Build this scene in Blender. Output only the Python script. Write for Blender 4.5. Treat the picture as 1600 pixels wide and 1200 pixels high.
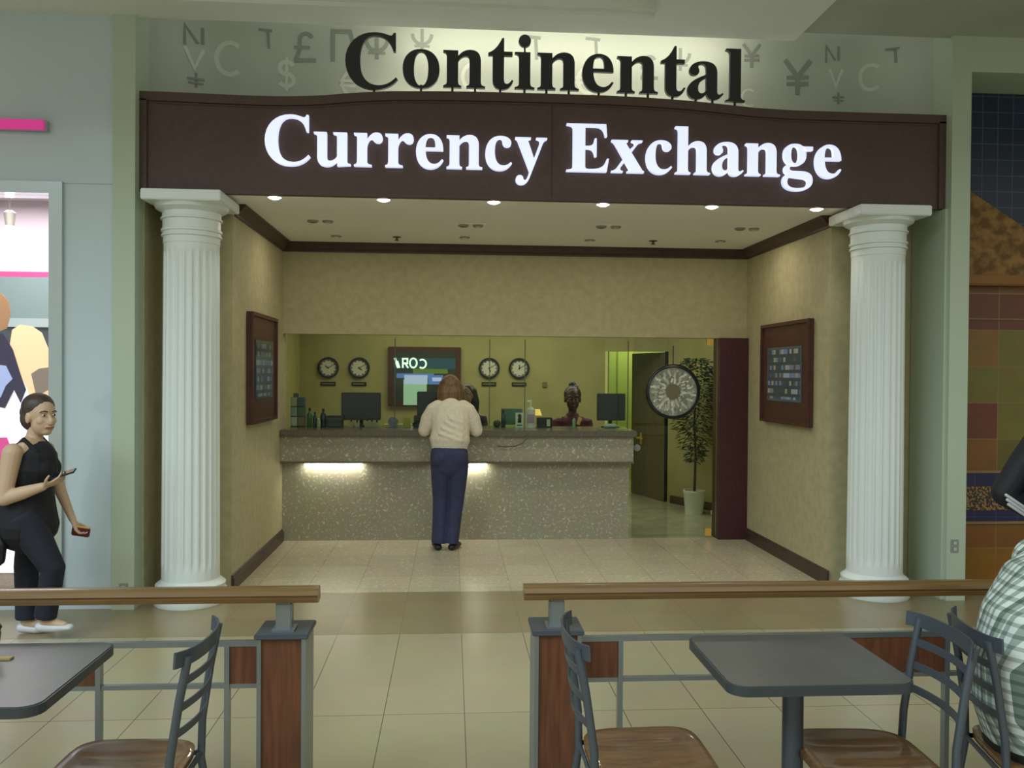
import bpy, bmesh, math, random
from mathutils import Vector, Matrix
random.seed(7)
S = bpy.context.scene
for o in list(bpy.data.objects): bpy.data.objects.remove(o)
COL = S.collection
PI = math.pi

# ------------------------------------------------------------------ camera
FPX, YAW, PITCH, ROLL, EYE = 1347.7, .0696, -.0114, .0076, 1.65
f = Vector((math.sin(YAW)*math.cos(PITCH), math.cos(YAW)*math.cos(PITCH), math.sin(PITCH)))
r = f.cross(Vector((0, 0, 1))).normalized(); u = r.cross(f)
r, u = math.cos(ROLL)*r + math.sin(ROLL)*u, -math.sin(ROLL)*r + math.cos(ROLL)*u
cam = bpy.data.objects.new('camera', bpy.data.cameras.new('camera')); COL.objects.link(cam)
M3 = Matrix((r, u, -f)).transposed().to_4x4(); M3.translation = Vector((0, 0, EYE))
cam.matrix_world = M3
cam.data.sensor_width = 36; cam.data.lens = FPX/1600*36; cam.data.clip_start = .05
S.camera = cam
S.view_settings.view_transform = 'Standard'; S.view_settings.look = 'None'
S.view_settings.gamma = 1; S.view_settings.exposure = 0.0
S.view_settings.use_curve_mapping = False

# ------------------------------------------------------------------ world + lights
W = bpy.data.worlds.new('world'); S.world = W; W.use_nodes = True
W.node_tree.nodes['Background'].inputs[0].default_value = (.87, .90, .81, 1)
W.node_tree.nodes['Background'].inputs[1].default_value = .58

def area(name, loc, target, sx, sy, power, col, spread=PI):
    l = bpy.data.lights.new(name, 'AREA'); l.shape = 'RECTANGLE'; l.size = sx; l.size_y = sy
    l.energy = power; l.color = col; l.spread = spread
    o = bpy.data.objects.new(name, l); COL.objects.link(o); o.location = loc
    o.rotation_euler = (Vector(target)-Vector(loc)).to_track_quat('-Z', 'Y').to_euler()
    return o
def spot(name, loc, power, col, ang=95, blend=.8, target=None):
    l = bpy.data.lights.new(name, 'SPOT'); l.energy = power; l.color = col
    l.spot_size = math.radians(ang); l.spot_blend = blend; l.shadow_soft_size = .04
    o = bpy.data.objects.new(name, l); COL.objects.link(o); o.location = loc
    if target: o.rotation_euler = (Vector(target)-Vector(loc)).to_track_quat('-Z', 'Y').to_euler()
    return o
area('mall_skylight', (-6.5, -1.0, 8.0), (-1.2, 6.2, 1.6), 7, 5, 960, (.72, .89, 1.0))
area('mall_skylight_far', (3.5, -5.0, 8.5), (1.5, 6.2, 1.0), 6, 5, 330, (.88, .95, .84))
area('office_light', (.3, 10.2, 2.62), (.3, 10.2, 0), 3.0, .9, 29, (1.0, .94, .70))
area('office_light_right', (2.3, 9.6, 2.62), (2.3, 9.6, 0), 1.0, .6, 13, (1.0, .96, .80))
area('corridor_light', (2.9, 12.9, 2.60), (2.9, 12.9, 0), .8, .8, 16, (.92, 1.0, .55))
for x in (-1.1, .15, 1.32, 2.5): area('alcove_light', (x, 7.55, 2.89), (x, 7.55, 0), .25, .12, 4.2, (1.0, .92, .74))
area('sign_backlight', (.75, 6.56, 3.62), (.75, 6.80, 3.95), 2.7, .08, 6.5, (1.0, .93, .74))
area('cove_light', (.9, 6.50, 4.20), (.9, 6.80, 4.35), 2.6, .08, 7.5, (1.0, .95, .78))
area('shop_window_light', (-3.2, 6.55, 2.85), (-3.3, 6.9, 1.2), 1.2, .2, 20, (1.0, .95, 1.0))

# ------------------------------------------------------------------ materials
def lin(c):
    if isinstance(c, str):
        c = c.lstrip('#'); c = [int(c[i:i+2], 16)/255 for i in (0, 2, 4)]
        c = [x/12.92 if x <= .04045 else ((x+.055)/1.055)**2.4 for x in c]
    return (c[0], c[1], c[2], 1)
def mat(name, col, rough=.6, metal=0, coat=0, emit=None, es=1, spec=.5):
    m = bpy.data.materials.new(name); m.use_nodes = True
    b = m.node_tree.nodes['Principled BSDF']
    b.inputs['Base Color'].default_value = lin(col); b.inputs['Roughness'].default_value = rough
    b.inputs['Metallic'].default_value = metal; b.inputs['Coat Weight'].default_value = coat
    b.inputs['Specular IOR Level'].default_value = spec
    if emit is not None:
        b.inputs['Emission Color'].default_value = lin(emit); b.inputs['Emission Strength'].default_value = es
    return m
def N(m, t): return m.node_tree.nodes.new(t)
def K(m, a, b): m.node_tree.links.new(a, b)
def BS(m): return m.node_tree.nodes['Principled BSDF']
def noisy(name, c1, c2, scale=4, rough=.6, bump=0, detail=4, stretch=(1, 1, 1), lo=.35, hi=.65, **k):
    m = mat(name, c1, rough, **k); tc = N(m, 'ShaderNodeTexCoord'); mp = N(m, 'ShaderNodeMapping')
    mp.inputs['Scale'].default_value = stretch
    n = N(m, 'ShaderNodeTexNoise'); n.inputs['Scale'].default_value = scale; n.inputs['Detail'].default_value = detail
    K(m, tc.outputs['Object'], mp.inputs[0]); K(m, mp.outputs[0], n.inputs['Vector'])
    rp = N(m, 'ShaderNodeValToRGB'); e = rp.color_ramp.elements
    e[0].position = lo; e[0].color = lin(c1); e[1].position = hi; e[1].color = lin(c2)
    K(m, n.outputs['Fac'], rp.inputs[0]); K(m, rp.outputs[0], BS(m).inputs['Base Color'])
    if bump:
        b = N(m, 'ShaderNodeBump'); b.inputs['Strength'].default_value = bump; b.inputs['Distance'].default_value = .01
        K(m, n.outputs['Fac'], b.inputs['Height']); K(m, b.outputs[0], BS(m).inputs['Normal'])
    return m
def tiled(name, c1, c2, grout, tile, off=(0, 0, 0), mortar=.004, rough=.25, speck=None, speckscale=25, plane='xy', tileh=None):
    """square tiles with slightly different tones, optional stone chips"""
    m = mat(name, c1, rough); tc = N(m, 'ShaderNodeTexCoord'); mp = N(m, 'ShaderNodeMapping')
    mp.inputs['Location'].default_value = off
    if plane == 'xz': mp.inputs['Rotation'].default_value = (-PI/2, 0, 0)
    K(m, tc.outputs['Object'], mp.inputs[0])
    br = N(m, 'ShaderNodeTexBrick'); br.offset = 0; br.squash = 1
    br.inputs['Scale'].default_value = 1; br.inputs['Brick Width'].default_value = tile
    br.inputs['Row Height'].default_value = tileh or tile; br.inputs['Mortar Size'].default_value = mortar
    br.inputs['Mortar Smooth'].default_value = .1
    br.inputs['Color1'].default_value = lin(c1); br.inputs['Color2'].default_value = lin(c2)
    br.inputs['Mortar'].default_value = lin(grout); K(m, mp.outputs[0], br.inputs['Vector'])
    out = br.outputs['Color']
    n = N(m, 'ShaderNodeTexNoise'); n.inputs['Scale'].default_value = 3; n.inputs['Detail'].default_value = 6
    K(m, tc.outputs['Object'], n.inputs['Vector'])
    mx = N(m, 'ShaderNodeMix'); mx.data_type = 'RGBA'; mx.blend_type = 'MULTIPLY'; mx.inputs[0].default_value = .25
    K(m, out, mx.inputs[6]); K(m, n.outputs['Color'], mx.inputs[7]); out = mx.outputs[2]
    if speck:
        v = N(m, 'ShaderNodeTexNoise'); v.inputs['Scale'].default_value = speckscale; v.inputs['Detail'].default_value = 1.5; v.inputs['Distortion'].default_value = .6
        K(m, tc.outputs['Object'], v.inputs['Vector'])
        rp = N(m, 'ShaderNodeValToRGB'); e = rp.color_ramp.elements
        e[0].position = .57; e[0].color = (0, 0, 0, 1); e[1].position = .69; e[1].color = (.75, .75, .75, 1)
        K(m, v.outputs['Fac'], rp.inputs[0])
        v2 = N(m, 'ShaderNodeTexNoise'); v2.inputs['Scale'].default_value = 9; v2.inputs['Detail'].default_value = 2; K(m, tc.outputs['Object'], v2.inputs['Vector'])
        mu = N(m, 'ShaderNodeMath'); mu.operation = 'MULTIPLY'; K(m, rp.outputs[0], mu.inputs[0]); K(m, v2.outputs['Fac'], mu.inputs[1])
        m2 = N(m, 'ShaderNodeMix'); m2.data_type = 'RGBA'; K(m, mu.outputs[0], m2.inputs[0])
        K(m, out, m2.inputs[6]); m2.inputs[7].default_value = lin(speck); out = m2.outputs[2]
    K(m, out, BS(m).inputs['Base Color'])
    return m
def palette_tiles(name, cols, size, grout, plane='xz'):
    """tiles whose colour is picked at random from a short palette"""
    m = mat(name, cols[0], .3); tc = N(m, 'ShaderNodeTexCoord')
    sn = N(m, 'ShaderNodeVectorMath'); sn.operation = 'SNAP'; sn.inputs[1].default_value = (size, 10, size)
    K(m, tc.outputs['Object'], sn.inputs[0])
    wn = N(m, 'ShaderNodeTexWhiteNoise'); wn.noise_dimensions = '3D'; K(m, sn.outputs[0], wn.inputs['Vector'])
    rp = N(m, 'ShaderNodeValToRGB'); rp.color_ramp.interpolation = 'CONSTANT'; e = rp.color_ramp.elements
    e[0].color = lin(cols[0]); e[0].position = 0; e[1].color = lin(cols[-1]); e[1].position = (len(cols)-1)/len(cols)
    for i, c in enumerate(cols[1:-1], 1):
        q = e.new(i/len(cols)); q.color = lin(c)
    K(m, wn.outputs['Value'], rp.inputs[0])
    n = N(m, 'ShaderNodeTexNoise'); n.inputs['Scale'].default_value = 6; n.inputs['Detail'].default_value = 5
    K(m, tc.outputs['Object'], n.inputs['Vector'])
    mx = N(m, 'ShaderNodeMix'); mx.data_type = 'RGBA'; mx.blend_type = 'MULTIPLY'; mx.inputs[0].default_value = .5
    K(m, rp.outputs[0], mx.inputs[6]); K(m, n.outputs['Color'], mx.inputs[7])
    br = N(m, 'ShaderNodeTexBrick'); br.offset = 0; br.inputs['Scale'].default_value = 1
    br.inputs['Brick Width'].default_value = size; br.inputs['Row Height'].default_value = size
    br.inputs['Mortar Size'].default_value = .004
    mp = N(m, 'ShaderNodeMapping'); mp.inputs['Rotation'].default_value = (-PI/2, 0, 0)
    K(m, tc.outputs['Object'], mp.inputs[0]); K(m, mp.outputs[0], br.inputs['Vector'])
    m2 = N(m, 'ShaderNodeMix'); m2.data_type = 'RGBA'; K(m, br.outputs['Fac'], m2.inputs[0])
    K(m, mx.outputs[2], m2.inputs[6]); m2.inputs[7].default_value = lin(grout)
    K(m, m2.outputs[2], BS(m).inputs['Base Color'])
    return m
def glassmat(name, tint=(1, 1, 1), ior=1.45, rough=0):
    m = bpy.data.materials.new(name); m.use_nodes = True; nt = m.node_tree
    nt.nodes.remove(BS(m)); out = nt.nodes['Material Output']
    t = N(m, 'ShaderNodeBsdfTransparent'); t.inputs[0].default_value = (*tint, 1)
    g = N(m, 'ShaderNodeBsdfGlossy'); g.inputs['Roughness'].default_value = rough
    fr = N(m, 'ShaderNodeFresnel'); fr.inputs[0].default_value = ior
    mx = N(m, 'ShaderNodeMixShader'); K(m, fr.outputs[0], mx.inputs[0]); K(m, t.outputs[0], mx.inputs[1]); K(m, g.outputs[0], mx.inputs[2])
    K(m, mx.outputs[0], out.inputs[0]); return m

WALLP = noisy('wallpaper_olive', '#b5ad88', '#aaa27e', 14, .75, .15)
WALLP2 = noisy('office_wall_paint', '#a59e6c', '#9b9565', 3, .7)
CORR = mat('corridor_paint', '#b9c470', .7)
WHITE = mat('ceiling_white', '#f2f0e8', .8)
MALLCEIL = mat('mall_ceiling_paint', '#dde1d8', .7)
PLASTER = mat('column_white', '#dfe6e2', .35)
PILASTER = mat('pilaster_greenish', '#b3c0aa', .5)
GLOSSW = noisy('glossy_white_panel', '#c2d0d4', '#bccbd0', 1, .12, coat=.6)
BROWN = noisy('sign_brown', '#57423b', '#503d37', 30, .55, stretch=(1, 1, 1))
MOULD = noisy('dark_moulding', '#4a3630', '#3e2c28', 8, .4)
BURG = noisy('burgundy_wood', '#4a2428', '#3e1d22', 6, .4, stretch=(8, 8, 1))
FRAMEW = noisy('picture_frame_wood', '#53302a', '#452721', 6, .4, stretch=(4, 4, 1))
LETW = mat('lit_letter', '#ffffff', .4, emit=(.60, .67, 1.0), es=.86)
LETB = mat('black_letter', '#26282a', .5)
BACKD = noisy('backdrop_board', '#b4b9ad', '#adb3a8', 1.5, .5)
SYMD = mat('symbol_dark', '#878c84', .6)
SYML = mat('symbol_light', '#c9cdc2', .6)
CREAM = tiled('cream_floor_tile', '#b3a888', '#aea383', '#69634d', .39, (-.072, -5.48, 0), .0025, .26, tileh=1.3)
BAND = tiled('brown_band_tile', '#9a8a68', '#928363', '#7a6d50', .39, (-.072, -5.48, 0), .002, .30)
GRANF = tiled('speckled_floor_tile', '#cfc3a8', '#c6ba9f', '#a89d84', .39, (-.072, -5.48, 0), .003, .22, speck='#f2ecdc', speckscale=34)
GRAN = tiled('granite_counter', '#a5a088', '#9f9a83', '#767159', 9, (20.1, 20.1, 0), .0, .3, speck='#f4f0dc', speckscale=42)
GRANTOP = noisy('granite_dark_top', '#6a6557', '#5b5749', 60, .22)
OFFF = noisy('office_floor_stone', '#b3b19c', '#9f9d89', 5, .12)
METAL = mat('grey_powder_metal', '#555d66', .42, .55)
STEEL = mat('brushed_steel', '#8f979a', .35, .8)
CHROME = mat('chrome', '#c8ccd0', .12, 1)
BRASS = mat('brass', '#e6b654', .35, .35)
RAILW = noisy('handrail_wood', '#75592f', '#644a29', 3, .3, stretch=(1, 14, 14), coat=.3)
POSTW = noisy('post_veneer', '#6a4028', '#55311f', 5, .4, stretch=(12, 12, 1))
SEATW = noisy('seat_wood', '#785736', '#62462a', 5, .3, stretch=(2, 12, 2), coat=.4)
LAM = noisy('table_laminate', '#565550', '#4e4d48', 6, .36)
LAME = mat('table_edge', '#353b3f', .4)
BLACK = mat('black_plastic', '#1c1c20', .35)
DKSCR = mat('monitor_screen', '#15182a', .12)
GLASS = glassmat('clear_glass', (.92, .97, .90), 1.22)
GLASSD = glassmat('door_glass', (.88, .93, .86), 1.25)
SPOTW = mat('lamp_lit', '#ffffff', .4, emit=(1, .97, .88), es=14)
TUBE = mat('tube_lit', '#ffffff', .4, emit=(1, .97, .85), es=9)
DULL = mat('fixture_grey', '#9a988a', .4, .3)
DULLD = mat('fixture_dark', '#5f5a4c', .5, .2)

# ------------------------------------------------------------------ mesh helpers
def link(name, bm, mats, parent=None, smooth=False, loc=None):
    me = bpy.data.meshes.new(name)
    bmesh.ops.recalc_face_normals(bm, faces=bm.faces[:]); bm.to_mesh(me); bm.free()
    for m in (mats if isinstance(mats, (list, tuple)) else [mats]): me.materials.append(m)
    if smooth:
        me.polygons.foreach_set('use_smooth', [True]*len(me.polygons))
        try: me.set_sharp_from_angle(angle=math.radians(40))
        except Exception: pass
    o = bpy.data.objects.new(name, me); COL.objects.link(o)
    if parent is not None: o.parent = parent
    if loc is not None: o.location = loc
    return o
def thing(name, label, cat, loc=(0, 0, 0), group=None, rz=0):
    o = bpy.data.objects.new(name, None); COL.objects.link(o); o.empty_display_size = .1
    o.location = loc; o.rotation_euler = (0, 0, rz); return tag(o, label, cat, group)
def tag(o, label, cat, group=None):
    o['label'] = label; o['category'] = cat
    if group: o['group'] = group
    return o
def struct(name, bm, m, label=None, parent=None, smooth=False):
    o = link(name, bm, m, parent, smooth)
    if parent is None:
        o['kind'] = 'structure'
        if label: o['label'] = label
    return o
def NB(): return bmesh.new()
def box(bm, x0, x1, y0, y1, z0, z1, mi=0, bev=0):
    vs = [bm.verts.new((x, y, z)) for x in (x0, x1) for y in (y0, y1) for z in (z0, z1)]
    fs = [(0, 1, 3, 2), (4, 6, 7, 5), (0, 4, 5, 1), (2, 3, 7, 6), (0, 2, 6, 4), (1, 5, 7, 3)]
    ff = [bm.faces.new([vs[i] for i in q]) for q in fs]
    for q in ff: q.material_index = mi
    if bev:
        es = list({e for q in ff for e in q.edges})
        bmesh.ops.bevel(bm, geom=es, offset=bev, segments=2, affect='EDGES', clamp_overlap=True)
    return bm
def B(x0, x1, y0, y1, z0, z1, bev=0): return box(NB(), x0, x1, y0, y1, z0, z1, 0, bev)
def prism(bm, pts, y0, y1, mi=0):
    """closed outline in X,Z extruded along Y"""
    a = [bm.verts.new((x, y0, z)) for x, z in pts]; b = [bm.verts.new((x, y1, z)) for x, z in pts]
    n = len(pts); fs = [bm.faces.new(a), bm.faces.new(b[::-1])]
    for i in range(n): fs.append(bm.faces.new((a[i], a[(i+1) % n], b[(i+1) % n], b[i])))
    for q in fs: q.material_index = mi
    bmesh.ops.triangulate(bm, faces=fs[:2])
    return bm
def zprism(bm, pts, z0, z1, mi=0):
    a = [bm.verts.new((x, y, z0)) for x, y in pts]; b = [bm.verts.new((x, y, z1)) for x, y in pts]
    n = len(pts); fs = [bm.faces.new(a), bm.faces.new(b[::-1])]
    for i in range(n): fs.append(bm.faces.new((a[i], a[(i+1) % n], b[(i+1) % n], b[i])))
    for q in fs: q.material_index = mi
    return bm
def V3(p): return Vector(p)
def loft(bm, pts, rad, side=(1, 0, 0), seg=14, mi=0, dome=True):
    """tube through points with elliptical sections; closed with rounded ends"""
    pts = [V3(p) for p in pts]; rad = [(q, q) if not isinstance(q, (tuple, list)) else q for q in rad]
    side = V3(side).normalized(); n = len(pts); rings = []
    P, Rr, T = [], [], []
    for i in range(n):
        t = (pts[min(i+1, n-1)]-pts[max(i-1, 0)]).normalized(); T.append(t)
    if dome:
        m = 3
        for k in range(m):
            a = (k+.35)/m*PI/2; e = min(rad[0])
            P.append(pts[0]-T[0]*e*math.cos(a)); Rr.append((rad[0][0]*math.sin(a), rad[0][1]*math.sin(a))); 
        TT = [T[0]]*m
    else: TT = []
    P += pts; Rr += rad; TT += T
    if dome:
        for k in range(m-1, -1, -1):
            a = (k+.35)/m*PI/2; e = min(rad[-1])
            P.append(pts[-1]+T[-1]*e*math.cos(a)); Rr.append((rad[-1][0]*math.sin(a), rad[-1][1]*math.sin(a))); TT.append(T[-1])
    for p, (a, b), t in zip(P, Rr, TT):
        s = side-t*side.dot(t)
        if s.length < .05: s = Vector((0, 1, 0))-t*t.y
        if s.length < .05: s = Vector((0, 0, 1))-t*t.z
        s.normalize(); w = t.cross(s)
        rings.append([bm.verts.new(p+s*a*math.cos(2*PI*k/seg)+w*b*math.sin(2*PI*k/seg)) for k in range(seg)])
    for A, C in zip(rings, rings[1:]):
        for k in range(seg):
            bm.faces.new((A[k], A[(k+1) % seg], C[(k+1) % seg], C[k])).material_index = mi
    bm.faces.new(rings[0][::-1]).material_index = mi; bm.faces.new(rings[-1]).material_index = mi
    return bm
def tube(bm, pts, rr, seg=10, mi=0): return loft(bm, pts, [rr]*len(pts), seg=seg, mi=mi, dome=False)
def ell(bm, c, rx, ry, rz, mi=0, useg=20, vseg=12, rot=None):
    d = bmesh.ops.create_uvsphere(bm, u_segments=useg, v_segments=vseg, radius=1)
    Mx = Matrix.Diagonal((rx, ry, rz, 1))
    if rot is not None: Mx = rot.to_4x4() @ Mx
    Mx = Matrix.Translation(V3(c)) @ Mx
    for v in d['verts']: v.co = Mx @ v.co
    for q in {q for v in d['verts'] for q in v.link_faces}: q.material_index = mi
    return bm
def lathe(bm, prof, cx=0, cy=0, seg=32, mi=0, axis='z'):
    rings = []
    for rr, h in prof:
        ring = []
        for k in range(seg):
            a = 2*PI*k/seg
            if axis == 'z': ring.append(bm.verts.new((cx+rr*math.cos(a), cy+rr*math.sin(a), h)))
            else: ring.append(bm.verts.new((cx+rr*math.cos(a), h, cy+rr*math.sin(a))))   # axis y: (cx, cy)=(x, z), h=y
        rings.append(ring)
    for A, C in zip(rings, rings[1:]):
        for k in range(seg): bm.faces.new((A[k], A[(k+1) % seg], C[(k+1) % seg], C[k])).material_index = mi
    bm.faces.new(rings[0][::-1]).material_index = mi; bm.faces.new(rings[-1]).material_index = mi
    return bm
def roundrect(x0, x1, y0, y1, rr, n=6):
    pts = []
    for cx, cy, a0 in ((x1-rr, y1-rr, 0), (x0+rr, y1-rr, PI/2), (x0+rr, y0+rr, PI), (x1-rr, y0+rr, 3*PI/2)):
        for k in range(n+1):
            a = a0+PI/2*k/n; pts.append((cx+rr*math.cos(a), cy+rr*math.sin(a)))
    return pts
def stroke(bm, pts, w, y0, y1, mi=0, M=None):
    """flat pen stroke in the XZ plane, thickness in Y, one continuous strip"""
    n = len(pts); L, Rr = [], []
    closed = n > 3 and abs(pts[0][0]-pts[-1][0]) < 1e-6 and abs(pts[0][1]-pts[-1][1]) < 1e-6
    for i in range(n):
        a = pts[(i-1) if i else (n-2 if closed else 0)]; c = pts[(i+1) if i < n-1 else (1 if closed else n-1)]; p = pts[i]
        def un(q, r_):
            dx, dz = r_[0]-q[0], r_[1]-q[1]; l = math.hypot(dx, dz); return (dx/l, dz/l) if l > 1e-9 else None
        d1, d2 = un(a, p), un(p, c); d1 = d1 or d2; d2 = d2 or d1
        nx, nz = -(d1[1]+d2[1]), d1[0]+d2[0]; l = math.hypot(nx, nz)
        if l < .3: nx, nz, l = -d1[1], d1[0], 1
        nx, nz = nx/l, nz/l; k = min(1.6, 1/max(.3, (nx*-d1[1]+nz*d1[0])))*w/2
        L.append((p[0]+nx*k, p[1]+nz*k)); Rr.append((p[0]-nx*k, p[1]-nz*k))
    q = [[bm.verts.new((x, y, z)) for (x, z), y in ((L[i], y0), (Rr[i], y0), (Rr[i], y1), (L[i], y1))] for i in range(n)]
    fs = []
    for A, C in zip(q, q[1:]):
        for k in range(4): fs.append(bm.faces.new((A[k], A[(k+1) % 4], C[(k+1) % 4], C[k])))
    fs += [bm.faces.new(q[0][::-1]), bm.faces.new(q[-1])]
    for f_ in fs: f_.material_index = mi
    return bm
def arcpts(cx, cz, rx, rz, a0, a1, n=14):
    return [(cx+rx*math.cos(math.radians(a0+(a1-a0)*k/n)), cz+rz*math.sin(math.radians(a0+(a1-a0)*k/n))) for k in range(n+1)]
def dup(root, loc, rz=None, label=None, group=None):
    q = root.copy(); COL.objects.link(q); q.location = loc
    if rz is not None: q.rotation_euler = (0, 0, rz)
    if label: q['label'] = label
    if group: q['group'] = group
    for ch in list(root.children):
        c = ch.copy(); COL.objects.link(c); c.parent = q
        for g in list(ch.children):
            d = g.copy(); COL.objects.link(d); d.parent = c
    return q

# ------------------------------------------------------------------ letters (bold roman outlines drawn by hand, 1000 units per em)
def path(d):
    """tokens: start point, then points (x,y) or cubic (x1,y1,x2,y2,x,y)"""
    out = [d[0]]
    for t in d[1:]:
        if len(t) == 2: out.append(t)
        else:
            p0 = out[-1]; x1, y1, x2, y2, x3, y3 = t
            for k in range(1, 9):
                s = k/8; c = 1-s
                out.append((c**3*p0[0]+3*c*c*s*x1+3*c*s*s*x2+s**3*x3, c**3*p0[1]+3*c*c*s*y1+3*c*s*s*y2+s**3*y3))
    return out
def sup(cx, cy, rx, ry, p=2.3, n=36):
    q = []
    for k in range(n):
        a = 2*PI*k/n; c, s = math.cos(a), math.sin(a)
        q.append((cx+rx*math.copysign(abs(c)**(2/p), c), cy+ry*math.copysign(abs(s)**(2/p), s)))
    return q
ARCH = [(205, 395), (250, 450, 300, 473, 358, 473), (445, 473, 485, 420, 485, 330), (485, 85), (485, 40, 495, 26, 539, 22), (539, 0), (306, 0), (306, 22),
        (340, 28, 345, 40, 345, 85), (345, 330), (345, 380, 330, 395, 300, 395), (265, 395, 230, 370, 205, 330), (205, 85), (205, 40, 212, 28, 245, 22), (245, 0), (21, 0), (21, 22),
        (58, 28, 65, 42, 65, 85)]
STEMF = [(209, 85), (209, 38, 220, 28, 262, 22), (262, 0), (16, 0), (16, 22), (58, 28, 69, 38, 69, 85)]
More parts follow.
